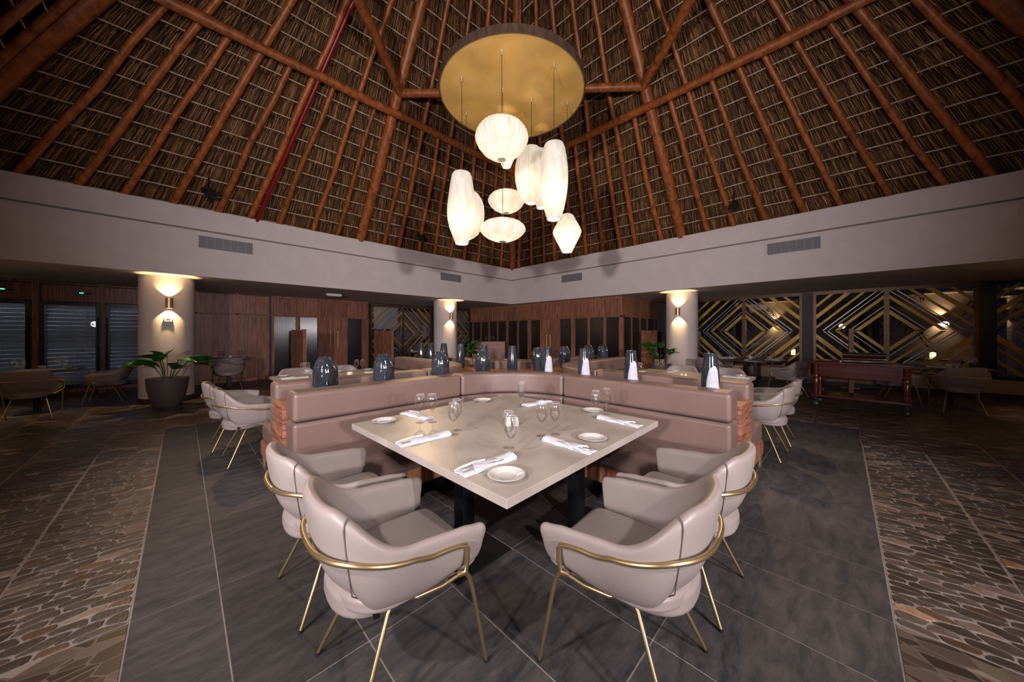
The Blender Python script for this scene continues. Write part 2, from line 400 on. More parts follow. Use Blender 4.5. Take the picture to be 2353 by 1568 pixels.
for (x0, y0, x1, y1, al) in near:
    ex, ey = (.118, .058) if al == 'y' else (.058, .118)
    nx, ny = max(1, round((x1 - x0) / ex)), max(1, round((y1 - y0) / ey))
    pts = {}
    for i in range(nx):
        for j in range(ny):
            o = .25 * (j % 2 * 2 - 1) if al == 'y' else 0; o2 = .25 * (i % 2 * 2 - 1) if al != 'y' else 0
            pts[i, j] = ((i + .5 + o + rs.uniform(-.34, .34)) / nx * (x1 - x0), (j + .5 + o2 + rs.uniform(-.34, .34)) / ny * (y1 - y0))
    for (i, j), (px, py) in pts.items():
        P = [(0, 0), (x1 - x0, 0), (x1 - x0, y1 - y0), (0, y1 - y0)]
        P = [(a / ex, b / ey) for a, b in P]; qx, qy = px / ex, py / ey
        for a in range(-2, 3):
            for b in range(-2, 3):
                q = pts.get((i + a, j + b))
                if q and (a or b):
                    rx, ry = q[0] / ex, q[1] / ey
                    P = clip(P, rx - qx, ry - qy, (rx * rx + ry * ry - qx * qx - qy * qy) / 2)
                    if len(P) < 3: break
            if len(P) < 3: break
        if len(P) < 3: continue
        P = [(a * ex, b * ey) for a, b in P]
        cx = sum(p[0] for p in P) / len(P); cy = sum(p[1] for p in P) / len(P)
        Q = []
        for k in range(len(P)):      # rounded corners
            a, b, c = P[k - 1], P[k], P[(k + 1) % len(P)]
            Q.append((b[0] + (a[0] - b[0]) * .30, b[1] + (a[1] - b[1]) * .30)); Q.append((b[0] + (a[0] + c[0] - 2 * b[0]) * .08, b[1] + (a[1] + c[1] - 2 * b[1]) * .08)); Q.append((b[0] + (c[0] - b[0]) * .30, b[1] + (c[1] - b[1]) * .30))
        g = .0040
        def shr(p, d):
            l = math.hypot(p[0] - cx, p[1] - cy)
            return (cx + (p[0] - cx) * max(.2, 1 - d / max(l, .005)), cy + (p[1] - cy) * max(.2, 1 - d / max(l, .005)))
        A = [shr(p, g) for p in Q]; B = [shr(p, g + .0035) for p in Q]
        u = rs.random(); w = rs.uniform(-.01, .01)
        if u < .74: t = rs.uniform(.05, .10)
        elif u < .95: t = rs.uniform(.10, .16)
        else: t = rs.uniform(.2, .34)
        tone = (t * 1.12, t * (.93 + w), t * (.82 + w))
        if rs.random() < .08: tone = (t * 1.5, t * .95, t * .65)
        stones.append(((x0 + cx, y0 + cy), [(p[0] - cx, p[1] - cy) for p in A], [(p[0] - cx, p[1] - cy) for p in B], tone))
for sl in near: MB().box(sl[0], sl[1], -.02, sl[2], sl[3], -.002).build('pebble_tile_bed', 'grout', floor)
stones.sort(key=lambda s: (0 if in_view(*s[0]) else 50) + (s[0][0] + s[0][1]))
sm = MB()
for k, (c, A, B, tone) in enumerate(stones):
    n = len(A); mb = MB() if k < 300 else sm
    ox, oy = (0, 0) if k < 300 else c
    v = [(a[0] + ox, a[1] + oy, -.003) for a in A] + [(b[0] + ox, b[1] + oy, .0015) for b in B]
    mb.add(v, [tuple(range(n, 2 * n))] + [(i, (i + 1) % n, n + (i + 1) % n, n + i) for i in range(n)], tone)
    if k < 300: mb.build('paving_stone', 'stone', floor, loc=(c[0], c[1], 0), fixn=False)
tag(sm.build('paving_stones', 'stone', floor, fixn=False), kind='stuff')

# ================================================================== ROOF
EX0, EX1, EY0, EY1, ZE = -2.5, 9.0, -3.0, 9.0, 3.84
APEX = Vector((3.25, 3.0, 11.35))
ceil = tag(MB().box(XW, YS, 2.53, EX0 - .02, YN + .2, 2.62).box(EX1 + .02, YS, 2.53, XE + .2, YN + .2, 2.62)
           .box(EX0 - .02, YS, 2.53, EX1 + .02, EY0 - .02, 2.62).box(EX0 - .02, EY1 + .02, 2.53, EX1 + .02, YN + .2, 2.62).build('ceiling', 'soffit'), kind='structure')
roof = tag(MB().box(EX0 - .3, EY0 - .3, 11.8, EX1 + .3, EY1 + .3, 11.9).build('ceiling', 'thatch'), kind='structure')
fasc = [('trim_1', (EX0, EY1), (EX1, EY1), (0, 1)), ('trim_2', (EX1, EY1), (EX1, -1.9), (1, 0)), ('trim_3', (EX1, -1.9), (7.9, EY0), (.7071, -.7071)),
        ('trim_4', (7.9, EY0), (EX0, EY0), (0, -1)), ('trim_5', (EX0, EY0), (EX0, EY1), (-1, 0))]
for nm, a, b, n in fasc:
    L_ = math.hypot(b[0] - a[0], b[1] - a[1]); u_ = ((b[0] - a[0]) / L_, (b[1] - a[1]) / L_)
    ea = .25 if nm in ('trim_1', 'trim_2', 'trim_5') else .03; eb = .25 if nm in ('trim_1', 'trim_4', 'trim_5') else .03
    a = (a[0] - u_[0] * ea, a[1] - u_[1] * ea); b = (b[0] + u_[0] * eb, b[1] + u_[1] * eb)
    def slab(z0, z1, d0, d1, nm2, m, par):
        p = [(a[0] + n[0] * d0, a[1] + n[1] * d0), (b[0] + n[0] * d0, b[1] + n[1] * d0), (b[0] + n[0] * d1, b[1] + n[1] * d1), (a[0] + n[0] * d1, a[1] + n[1] * d1)]
        return MB().prism(p, z0, z1).build(nm2, m, par)
    f = tag(slab(2.525, 3.42, .02, .25, nm, 'plaster', None), kind='structure')
    slab(3.42, 3.45, .04, .25, 'groove', 'groove', f); slab(3.45, 3.86, 0, .25, 'upper_band', 'plaster', f); slab(2.52, 2.745, .016, .03, 'lower_band', 'plaster', f)
OV, ZR = .40, 3.70
corners = [Vector((EX0 - OV, EY1 + OV, ZR)), Vector((EX1 + OV, EY1 + OV, ZR)), Vector((EX1 + OV, EY0 - OV, ZR)), Vector((EX0 - OV, EY0 - OV, ZR))]
planes = [(corners[0], corners[1]), (corners[1], corners[2]), (corners[2], corners[3]), (corners[3], corners[0])]
ROWS = 31; rr = random.Random(11)
def wob(a, b, n, amp, rnd):
    p = []
    for i in range(n + 1):
        t = i / n; q = a.lerp(b, t)
        if 0 < i < n: q = q + Vector((rnd.uniform(-amp, amp), rnd.uniform(-amp, amp), rnd.uniform(-amp, amp)))
        p.append(q)
    return p
VP = .352
for pi, (a, b) in enumerate(planes):
    out = ((a + b) / 2 - APEX); out.z = 0; out.normalize()
    mid = (a + b) / 2
    sl = (APEX - mid).normalized(); nrm = (b - a).normalized().cross(sl)
    if nrm.dot(Vector((APEX.x, APEX.y, 0)) - Vector((mid.x, mid.y, 0))) < 0: nrm = -nrm
    if nrm.z > 0: nrm = -nrm
    ed = (b - a).normalized(); slen = (APEX - mid).length
    def P(u, v, off=0): return a.lerp(b, u).lerp(APEX, v) + nrm * off
    sheet = MB()
    for k in range(-1, ROWS):
        v0, v1 = k / ROWS, (k + 1) / ROWS
        sheet.add([P(-.02, v0, 0), P(1.02, v0, 0), P(1.02, v1, -.09), P(-.02, v1, -.09), P(1.02, v1, 0), P(-.02, v1, 0)], [(0, 1, 2, 3), (3, 2, 4, 5)])
    sheet.build('thatch_sheet', 'thatch', roof, fixn=False)
    straw = MB(); dens = 165 if pi < 2 else 45
    for k in range(0, ROWS - 1):
        vk = k / ROWS; L = (b - a).length * (1 - vk); n = int(L * dens)
        for i in range(n):
            u = rr.random(); vt = (k + rr.uniform(.55, 1.05)) / ROWS; vb = (k - rr.uniform(.05, .28)) / ROWS
            w = rr.uniform(.003, .0075) * (1 if pi < 2 else 2); sk = rr.gauss(0, .014); ob = rr.uniform(.02, .075)
            p0 = P(u, vt, -.07 + rr.uniform(0, .05)); p1 = P(u, vb, ob) + ed * sk; pm = (p0 + p1) / 2 + nrm * rr.uniform(.0, .02)
            t = rr.choice((.05, .08, .11, .15, .22, .34)) * rr.uniform(.7, 1.2)
            straw.add([p0 - ed * w, p0 + ed * w, pm + ed * w, pm - ed * w, p1 + ed * w * .4, p1 - ed * w * .4], [(0, 1, 2, 3), (3, 2, 4, 5)], (t * 1.1, t * .55, t * .23))
        if L > .6:
            bt = MB().tube(wob(P(.0, vk, .075), P(1, vk, .075), max(3, int(L / .7)), .014, rr), .0115, 5).build('batten', 'batten', roof, smooth=60)
    tag(straw.build('straw_fringe', 'straw', roof, fixn=False), kind='stuff')
    # rafters run up to the apex; every second one stops at the purlin
    mu = .5 if pi not in (0, 1) else ((3.35 - a.x) / (b.x - a.x) if pi == 0 else (2.9 - a.y) / (b.y - a.y))
    Lr = (b - a).length; st = .60 / Lr
    us = [(mu + st * k, k) for k in range(-20, 21) if .03 < mu + st * k < .97]
    for u, k in us:
        main = k == 0
        top = .97 if (k % 2 == 0) else VP + .005
        rad = .105 if main else rr.uniform(.044, .058)
        uu = u if main else u + rr.uniform(-.006, .006)
        off = .13 if main else .125
        p = wob(P(uu, -.035, off), P(uu, top, off), 9 if top > .5 else 5, .012 if main else .022, rr)
        n = len(p)
        MB().tube(p, [rad * (1.12 - .28 * i / n) * rr.uniform(.95, 1.05) for i in range(n)], 10).build('main_rafter' if main else 'rafter', 'log', roof, smooth=60)
        if pi == 0 and k == -4:
            q = P(uu, -.03, .2) + ed * .095; q2 = P(uu, .62, .2) + ed * .055
            MB().tube([q, q2], .036, 12).build('red_pipe', 'redpipe', roof, smooth=60)
    MB().tube(wob(P(.0, VP, .25), P(1, VP, .25), 9, .02, rr), [.085 + .01 * math.sin(i * 2.1) for i in range(10)], 10).build('purlin', 'log', roof, smooth=60)
for c in corners:
    inw = (APEX - c); inw.z = 0; inw.normalize()
    off = inw * .16 + Vector((0, 0, -.1))
    MB().tube(wob(c.lerp(APEX, -.03) + off, c.lerp(APEX, .97) + off, 8, .02, rr), [.13 - .006 * i for i in range(9)], 10).build('hip_rafter', 'log', roof, smooth=60)
mids = []
for pi, (a, b) in enumerate(planes):
    mu = .5 if pi not in (0, 1) else ((3.35 - a.x) / (b.x - a.x) if pi == 0 else (2.9 - a.y) / (b.y - a.y))
    q = a.lerp(b, mu).lerp(APEX, VP + .02); t = Vector((APEX.x, APEX.y, q.z)); mids.append(q.lerp(t, .08))
for i in range(4):
    MB().tube(wob(mids[i], mids[(i + 1) % 4], 6, .025, rr), .085, 10).build('corner_brace', 'log', roof, smooth=60)

# ================================================================== OUTER WALLS
ww = tag(MB().box(XW - .1, YS, 0, XW, YN + .3, 2.6).build('wall_west', 'plaster'), kind='structure')
ws = tag(MB().box(XW, YS - .1, 0, XE + .2, YS, 2.6).build('wall_south', 'plaster'), kind='structure')
wn = tag(MB().box(XW, YN + .05, 0, -3.14, YN + .2, 2.6).box(-3.14, YN + .05, 0, -.48, YN + .2, .17).box(-3.14, YN + .05, 2.08, -.48, YN + .2, 2.6).box(-.48, YN + .05, 0, 4.85, YN + .2, 2.6).box(9.42, YN + .05, 0, XE + .1, YN + .2, 2.6).build('wall_north', 'skirt'), kind='structure')
# walnut panelling of the north wall, panel by panel
def panel(x0, x1, z0, z1, d=.03, m='wood', nm='panel'): return bx(nm, m, wn, x0 + .008, YN + .05 - d, z0 + .008, x1 - .008, YN + .055, z1 - .008, bevel=.006)
for x0, x1 in ((-5.9, -5.0), (-5.0, -4.1), (-4.1, -3.18)): panel(x0, x1, 1.96, 2.53); panel(x0, x1, .1, 1.96)
for x0, x1 in ((-3.18, -2.24), (-2.16, -1.32), (-1.30, -.44)): panel(x0, x1, 2.09, 2.47); panel(x0, x1, .05, .16)
for x in (-3.22, -2.23, -1.33, -.44): bx('stile', 'wood', wn, x - .045, YN, .0, x + .045, YN + .055, 2.53)
panel(-3.2, -.42, 2.47, 2.53, .04, nm='rail')
for x0, x1 in ((-.40, .24), (.24, 1.10), (1.10, 1.86)): panel(x0, x1, 1.95, 2.50); panel(x0, x1, .1, 1.93)
for x in (-.36, .24, 1.10): bx('stile', 'wood', wn, x - .03, YN + .005, 0, x + .03, YN + .055, 2.53)
bx('rail', 'wood', wn, -.4, YN + .005, 1.925, 1.88, YN + .055, 1.955); bx('skirting', 'wood', wn, -.4, YN, 0, 1.88, YN + .055, .1)
we = tag(MB().box(XE, -6, 0, XE + .15, 4.7, .40).build('wall_east', 'ochre'), kind='structure')
bx('skirting', 'skirt', we, XE - .015, -6, 0, XE + .01, 4.7, .10)
bx('outlet', 'white', we, XE - .012, .28, .22, XE + .01, .36, .30, bevel=.004)
bx('head', 'bronze', we, XE, -6, 2.50, XE + .15, 4.7, 2.6)
tag(MB().box(XE, 4.2, .40, XE + .15, 4.72, 2.52).build('wall_east', 'skirt'), kind='structure')

# ------------------------------------------------------------------ windows with brass lattice
UP = [(.46, .075, 'gold'), (.64, .014, 'silver'), (.84, .065, 'gold'), (1.03, .014, 'silver'), (1.14, .022, 'silver'), (1.34, .05, 'gold'), (1.60, .085, 'gold'), (1.92, .055, 'gold')]
LO = [(.46, .07, 'gold'), (.66, .012, 'silver'), (.84, .055, 'gold'), (1.04, .024, 'silver'), (1.13, .016, 'silver'), (1.36, .10, 'gold'), (1.62, .05, 'gold'), (1.88, .055, 'gold')]
def lattice_window(name, c, axis, width, z0=.42, z1=2.49, dark=False, kind='structure', inner=-1):
    """axis 'y': pane lies in plane x=c[0], spans y; 'x': plane y=c[1], spans x. inner: side of the room along the normal"""
    w = tag(empty(name, (c[0], c[1], 0), 0 if axis == 'y' else R(90)), kind=kind)
    # local: plane x=0, span along y; room side is local -x (axis y) or local -x (axis x with 90 deg turn is -y)
    hw = width / 2; zm = (z0 + z1) / 2
    fm = 'bronze' if not dark else 'black'
    bx('frame_head', fm, w, -.05, -hw, z1 - .05, .05, hw, z1 + .03); bx('frame_sill', fm, w, -.06, -hw, z0 - .03, .05, hw, z0 + .04)
    for s in (-1, 1): bx('frame_jamb', fm, w, -.055, s * hw, z0, .05, s * (hw - .06), z1)
    bx('mullion', 'bronze', w, -.055, -.045, z0, .05, .045, z1)
    for s in (-1, 1): bx('pane', 'pane', w, -.003, s * .045, z0 + .04, .003, s * (hw - .06), z1 - .05)
    X, Hh = hw - .06, (z1 - z0) / 2 - .05
    for sy in (-1, 1):
        for sz, tab in ((1, UP), (-1, LO)):
            for d, t, m in tab:
                if d > X + Hh - .08: continue
                q = [(.045, .01), (X, .01), (X, Hh), (.045, Hh)]
                q = clip(q, -1, -1, -d); q = clip(q, 1, 1, d + t * 1.414) if len(q) > 2 else q
                if len(q) < 3: continue
                v0 = [(-.022, sy * p, zm + sz * z) for p, z in q]; v1 = [(-.006, y, z) for _, y, z in v0]; n = len(q)
                MB().add(v0 + v1, [tuple(range(n)), tuple(range(2 * n - 1, n - 1, -1))] + [(i, (i + 1) % n, n + (i + 1) % n, n + i) for i in range(n)]).build('lattice_strip', m, w)
    return w
lattice_window('window_1', (XE + .06, 2.14), 'y', 2.72)
lattice_window('window_2', (XE + .06, -.79), 'y', 2.68)
lattice_window('window_3', (XE + .06, -3.62), 'y', 2.66, dark=True)
for y, m in ((.665, 'skirt'), (-2.21, 'plastic'), (3.86, 'skirt'), (-5.3, 'plastic')):
    h = .115 if m == 'skirt' else .08
    bx('post', m, we, XE - .02, y - h, .38, XE + .14, y + h, 2.52)
bx('post', 'skirt', we, XE, -5.9, .38, XE + .1, -5.35, 2.52)
bx('post', 'skirt', we, XE, 3.5, .38, XE + .1, 4.25, 2.52)
lattice_window('window_4', (6.15, YN + .06), 'x', 2.55, z0=.3, z1=2.44)
lattice_window('window_5', (8.5, YN + .06), 'x', 1.9, z0=.3, z1=2.44)
tag(MB().box(4.85, YN + .02, 0, 9.42, YN + .14, .28).box(4.85, YN + .02, 2.46, 9.42, YN + .14, 2.6).box(7.43, YN, .2, 7.55, YN + .12, 2.5).build('trim_6', 'skirt'), kind='structure')

# ================================================================== BUILT-IN JOINERY
def pull(parent, p, z0, z1, n):
    MB().tube([(p[0], p[1], z0), (p[0], p[1], z1)], .012, 8).tube([(p[0], p[1], z0 + .06), (p[0] + n[0] * .06, p[1] + n[1] * .06, z0 + .06)], .008, 6) \
        .tube([(p[0], p[1], z1 - .06), (p[0] + n[0] * .06, p[1] + n[1] * .06, z1 - .06)], .008, 6).build('handle', 'brass', parent, smooth=60)
# walnut wall cupboard with smoked glass doors on the north wall
cab = thing('wall_cupboard', 'tall walnut wall cupboard with reeded smoked glass doors left of the lattice window', 'cupboard', (0, 0, 0))
YC = YN - .02
bx('body', 'wood', cab, 1.90, YC + .03, 0, 4.78, YN + .2, 2.525)
for x0, x1 in ((1.93, 2.55), (2.57, 3.14), (3.16, 3.60), (3.62, 4.06), (4.07, 4.72)):
    bx('top_panel', 'wood', cab, x0 + .01, YC, 1.94, x1 - .01, YC + .04, 2.47, bevel=.006)
for x0, x1 in ((1.97, 2.515), (2.645, 3.135), (4.075, 4.545)):
    bx('glass_panel', 'reed', cab, x0, YC, .12, x1, YC + .035, 1.90)
for x0, x1 in ((1.90, 1.97), (2.515, 2.645), (4.545, 4.78)): bx('stile', 'wood', cab, x0, YC - .01, .05, x1, YC + .04, 1.93)
for x0, x1, hx in ((3.145, 3.605, 3.50), (3.615, 4.07, 3.74)):
    d = bx('door', 'wood', cab, x0 + .004, YC - .015, .05, x1 - .004, YC + .03, 1.92, bevel=.005)
    pull(d, (hx, YC - .075), .90, 1.47, (0, 1))
bx('rail', 'wood', cab, 1.90, YC - .012, 1.905, 4.78, YC + .03, 1.94); bx('cornice', 'wood', cab, 1.90, YC - .02, 2.47, 4.78, YC + .04, 2.525); bx('plinth', 'wood', cab, 1.9, YC - .01, 0, 4.78, YC + .04, .06)

# glazed walnut room under the east side of the low ceiling
XK = 9.42; YK = 4.69
kio = thing('glazed_kiosk', 'walnut and reeded glass cellar room with double doors under the low ceiling', 'kiosk')
bx('core', 'cavity', kio, XK + .06, YK + .06, 0, 12.2, YN - .0, 2.52)
panes = [(12.1, 11.98), (11.93, 11.41), (11.36, 10.88), (10.81, 10.31), (10.27, 9.77), (9.64, 9.13), (9.05, 8.57), (8.40, 7.95), (7.01, 6.55), (6.40, 5.905), (5.82, 5.32), (5.24, 4.80)]
edges = []
for y1, y0 in panes:
    bx('glass_panel', 'reed', kio, XK + .02, y0, .12, XK + .055, y1, 1.87); edges += [(y0, y1)]
es = sorted(edges); prev = YK
for y0, y1 in es:
    if y0 - prev < .6 and y0 > prev: bx('mullion', 'wood', kio, XK - .01, prev, 0, XK + .06, y0, 1.90)
    prev = y1
for y0, y1, hy in ((7.03, 7.485, 7.41), (7.495, 7.93, 7.57)):
    d = bx('door', 'wood', kio, XK - .015, y0, .02, XK + .05, y1, 1.90, bevel=.005)
    pull(d, (XK - .08, hy), .60, 1.36, (1, 0))
bx('rail', 'wood', kio, XK - .012, YK, 1.89, XK + .05, 12.17, 1.935)
tp = [12.15, 11.3, 10.6, 9.7, 9.1, 8.47, 7.93, 7.49, 7.03, 6.47, 5.86, 5.28, 4.70]
for a, b in zip(tp[1:], tp[:-1]): bx('top_panel', 'wood', kio, XK, a + .006, 1.935, XK + .05, b - .006, 2.47, bevel=.005)
bx('cornice', 'wood', kio, XK - .014, YK - .012, 2.465, XK + .05, 12.17, 2.525)
bx('corner_post', 'wood', kio, XK - .012, YK - .012, 0, XK + .09, YK + .06, 2.5)
sx = [9.51, 10.05, 10.66, 11.23, 11.84, 12.2]
for a, b in zip(sx[:-1], sx[1:]):
    bx('glass_panel', 'reed', kio, a + .03, YK, .12, b - .03, YK + .05, 1.87)
    bx('top_panel', 'wood', kio, a + .006, YK - .005, 1.935, b - .006, YK + .05, 2.47, bevel=.005)
    bx('mullion', 'wood', kio, b - .03, YK - .01, 0, b + .03 if b < 12.1 else b, YK + .055, 1.9)
bx('rail', 'wood', kio, XK, YK - .012, 1.89, 12.2, YK + .05, 1.935); bx('cornice', 'wood', kio, XK, YK - .014, 2.465, 12.2, YK + .05, 2.525)

# wine fridges recessed between the north wall panels
def fridge(x0, x1, label, hs):
    w = thing('wine_fridge', label, 'wine fridge', ((x0 + x1) / 2, YN + .05, 0)); h = (x1 - x0) / 2
    y0 = -.05
    bx('cavity', 'cavity', w, -h, .44, .17, h, .47, 2.08)
    for s in (-1, 1): bx('side', 'cavity', w, s * h, -.0, .17, s * (h - .02), .46, 2.08)
    bx('top', 'cavity', w, -h, 0, 2.05, h, .46, 2.08); bx('bottom', 'cavity', w, -h, 0, .17, h, .46, .20)
    for k in range(19):
        z = .30 + k * .09
        m = MB().box(-h + .02, .03, z, h - .02, .04, z + .012).box(-h + .02, .40, z, h - .02, .41, z + .006)
        m.build('shelf_rack', 'wire', w)
    dr = bx('door_glass', 'fridgeglass', w, -h + .07, y0 - .01, .24, h - .07, y0 - .004, 2.01)
    for a in ((-h, .17, -h + .07, 2.08), (h - .07, .17, h, 2.08), (-h + .07, 2.01, h - .07, 2.08), (-h + .07, .17, h - .07, .24)):
        bx('door_frame', 'plastic', w, a[0], y0 - .03, a[1], a[2], 0, a[3], bevel=.004)
    bx('led_strip', 'led', w, -h + .08, .02, 2.025, h - .08, .06, 2.045)
    for s in (-1, 1): bx('led_strip', 'led', w, s * (h - .03), .06, .26, s * (h - .022), .09, 2.0)
    MB().tube([(hs * (h - .03), y0 - .07, .45), (hs * (h - .03), y0 - .07, 1.75)], .012, 8).box(hs * (h - .03) - .01, y0 - .07, .55, hs * (h - .03) + .01, y0 - .02, .58).box(hs * (h - .03) - .01, y0 - .07, 1.6, hs * (h - .03) + .01, y0 - .02, 1.63).build('handle', 'black', w, smooth=60)
    MB().lathe([(.0, 0), (.014, 0), (.014, .01), (0, .01)], 12).build('lock', 'steel', w, loc=(hs * (h - .01), y0 - .035, 1.12))
    return w
fridge(-3.14, -2.28, 'black framed wine fridge cut by the left picture edge, behind the corner table', 1)
fridge(-2.18, -1.35, 'black framed wine fridge in the middle, directly behind the corner table chair', 1)
fridge(-1.28, -.48, 'black framed wine fridge with bright racks, half hidden by the pillar', -1)
for x, l in ((-2.58, 'slim black thermostat with green digits above the left wine fridge'), (-1.58, 'slim black thermostat with green digits above the middle wine fridge')):
    d = thing('thermostat', l, 'thermostat', (x, YN + .0, 2.30)); bx('case', 'plastic', d, -.1, -.02, -.022, .1, .022, .022, bevel=.005)
    for k in range(3): bx('digit', 'green', d, -.07 + k * .022, -.023, -.010, -.056 + k * .022, -.019, .010)

# ================================================================== PILLARS AND SCONCES
def sconce(c, r, az, z, label, hide=False):
    ux, uy = math.cos(az), math.sin(az)
    p = (c[0] + ux * (r + .095), c[1] + uy * (r + .095), z)
    t = thing('wall_sconce', label, 'sconce', p, az)
    MB().lathe([(.052, -.10), (.056, -.10), (.056, .10), (.052, .10), (.052, -.10)], 28).build('shade', 'brass', t, smooth=40)
    bx('bracket', 'brass', t, -.10, -.012, -.02, -.05, .012, .02)
    for s in (-1, 1):
        MB().lathe([(.0, 0), (.03, 0), (.03, .015), (0, .015)], 16).build('bulb', 'bulb', t, loc=(0, 0, s * .035 - .007))
        lamp('SPOT', 'sconce_lamp', (0, 0, s * .05), SCONCE_W, (1, .66, .32), t, aim=(-.05, 0, s), spot_size=R(92), spot_blend=.3, shadow_soft_size=.012)
    return t
def pillar(c, label, az, sl, r=.405):
    t = thing('pillar', label, 'pillar', (c[0], c[1], 0))
    MB().lathe([(r, .10), (r, 2.535)], 64).build('shaft', 'plaster', t, smooth=60)
    MB().lathe([(r + .012, 0), (r + .012, .10), (r, .105)], 64).build('base_ring', 'skirt', t, smooth=40)
    sconce(c, r, az, 1.98, sl)
    return t
PL, PM, PR = (-.22, 9.85), (6.62, 9.98), (10.05, 3.22)
pillar(PL, 'thick round white pillar behind the big potted plant at left', R(-86), 'brass up and down sconce on the left pillar')
pillar(PM, 'round white pillar in the far middle beside the lattice window', R(-100), 'brass up and down sconce on the far middle pillar')
pillar(PR, 'round white pillar at right between walnut room and lattice windows', R(187), 'brass up and down sconce on the right pillar')
for c, az, l in (((-3.55, 6.6), 0, 'left of the frame beside the left booth'), ((-3.55, 9.9), -45, 'left of the frame by the corner table'), ((6.6, -4.05), 90, 'right of the frame beside the right booth'), ((10.05, -3.75), 135, 'right of the frame by the window tables')):
    pillar(c, 'round white pillar ' + l, R(az), 'brass up and down sconce added on the unseen pillar ' + l)  # sconces added on out-of-view pillars to brighten the outer areas
th = thing('room_thermostat', 'small white thermostat box below the sconce on the left pillar', 'thermostat', (PL[0] + .02, PL[1] - .405, 1.66))
bx('case', 'white', th, -.055, -.035, -.045, .055, .01, .045, bevel=.006); bx('screen', 'grille', th, -.03, -.038, -.005, .03, -.034, .025)

# ceiling emergency lamp and air grilles
el = thing('emergency_lamp', 'white rectangular emergency lamp on the low ceiling above the cupboard', 'lamp', (3.1, 10.4, 2.53))
bx('body', 'white', el, -.2, -.06, -.06, .2, .06, 0, bevel=.01); bx('lens', 'cap', el, -.16, -.045, -.075, .16, .045, -.06, bevel=.01)
def grille(label, x, y, rz, w=.85):
    t = thing('air_grille', label, 'air vent', (x, y, 3.21), rz)     # local: faces -y
    bx('back', 'grille', t, -w / 2, -.004, -.12, w / 2, .01, .12)
    for a in ((-w / 2 - .025, .12, w / 2 + .025, .145), (-w / 2 - .025, -.145, w / 2 + .025, -.12), (-w / 2 - .025, -.12, -w / 2, .12), (w / 2, -.12, w / 2 + .025, .12)):
        bx('frame', 'plaster', t, a[0], -.014, a[1], a[2], .005, a[3])
    for k in range(1, 7): bx('divider', 'silver', t, -w / 2 + w * k / 7 - .003, -.009, -.12, -w / 2 + w * k / 7 + .003, 0, .12)
    m = MB()
    for k in range(15): m.box(-w / 2, -.010, -.115 + k * .0165, w / 2, -.003, -.110 + k * .0165)
    m.build('louvre', 'grille', t)
grille('grey air grille on the left beam nearest the left picture edge', .65, EY1 + .02, 0)
grille('small looking grey air grille on the left beam near the inner corner', 6.2, EY1 + .02, 0, .8)
grille('small looking grey air grille on the right beam near the inner corner', EX1 + .02, 6.25, R(-90), .8)
grille('grey air grille on the right beam above the lattice windows', EX1 + .02, .72, R(-90))

# ================================================================== ROOF SPOTLIGHTS
def spot(label, p, aim, power, col=(1, .90, .88), size=62):
    t = thing('roof_spotlight', label, 'spotlight', p)
    d = (Vector(aim) - Vector(p)).normalized(); q = d.to_track_quat('-Z', 'Y')
    h = MB().lathe([(.0, .17), (.075, .17), (.085, .14), (.085, -.16), (.075, -.16), (.07, -.10), (0, -.10)], 20).build('housing', 'plastic', t, smooth=35)
    br = MB().tube([(0, 0, .12), (0, 0, .20), tuple(Vector((p[0], p[1], 0)).lerp(Vector((p[0] * 1.0, p[1], 0)), 1) * 0 + Vector((0, 0, .30)))], .014, 6).build('bracket', 'plastic', t, smooth=60)
    if power:
        h.rotation_mode = 'QUATERNION'; h.rotation_quaternion = q
        lamp('SPOT', 'spot_lamp', tuple(d * .17), power, col, t, aim=tuple(d), spot_size=R(size), spot_blend=.7 if size < 90 else 1.0, shadow_soft_size=.06)
    return t
spot('black cylinder spotlight on the roof rafters near the left air grille', (.36, 8.70, 4.12), (1.6, 2.6, .7), WARM_W, (1, .66, .34), 70)
spot('black cylinder spotlight low on the rafters behind the pendant cluster', (4.95, 8.75, 4.22), (3.2, 3.4, .7), WARM_W, (1, .66, .34), 66)
spot('black cylinder spotlight on the right roof rafters above the air grille', (8.70, 1.70, 4.22), (2.6, 1.6, .7), WARM_W, (1, .66, .34), 70)
spot('black spotlight on the left roof slope beside the camera', (-2.25, .9, 3.72), (1.3, 2.3, .6), SPOT_W)
spot('black spotlight on the right roof slope beside the camera', (.9, -2.75, 3.72), (2.3, 1.3, .6), SPOT_W)
def back_pillar(c, label, p, az, aim, sl):  # unseen pillar carrying an added fill lamp that brightens the room
    t = thing('pillar', label, 'pillar', (c[0], c[1], 0))
    MB().lathe([(.405, .10), (.405, 2.535)], 64).build('shaft', 'plaster', t, smooth=60)
    MB().lathe([(.417, 0), (.417, .10), (.405, .105)], 64).build('base_ring', 'skirt', t, smooth=40)
    w = thing('fill_spotlight', sl, 'spotlight', p)
    d = (Vector(aim) - Vector(p)).normalized()
    h = MB().lathe([(0, .10), (.06, .10), (.07, .08), (.07, -.10), (.06, -.10), (.055, -.06), (0, -.06)], 24).build('housing', 'plastic', w, smooth=35)
    h.rotation_mode = 'QUATERNION'; h.rotation_quaternion = d.to_track_quat('-Z', 'Y')
    MB().tube([(0, 0, 0), tuple((Vector((c[0], c[1], p[2])) - Vector(p)) * .5)], .015, 8).build('bracket', 'plastic', w)
    lamp('SPOT', 'fill_spot_lamp', tuple(d * .12), FILL_W, (1, .91, .95), w, aim=tuple(d), spot_size=R(FILL_CONE), spot_blend=1.0, shadow_soft_size=.13)
back_pillar((-3.55, -.25), 'round white pillar behind the camera on the left', (-2.95, -.10, 1.80), 0, (6.0, 6.6, 3.7), 'black fill spotlight added on the pillar behind the camera, left one')
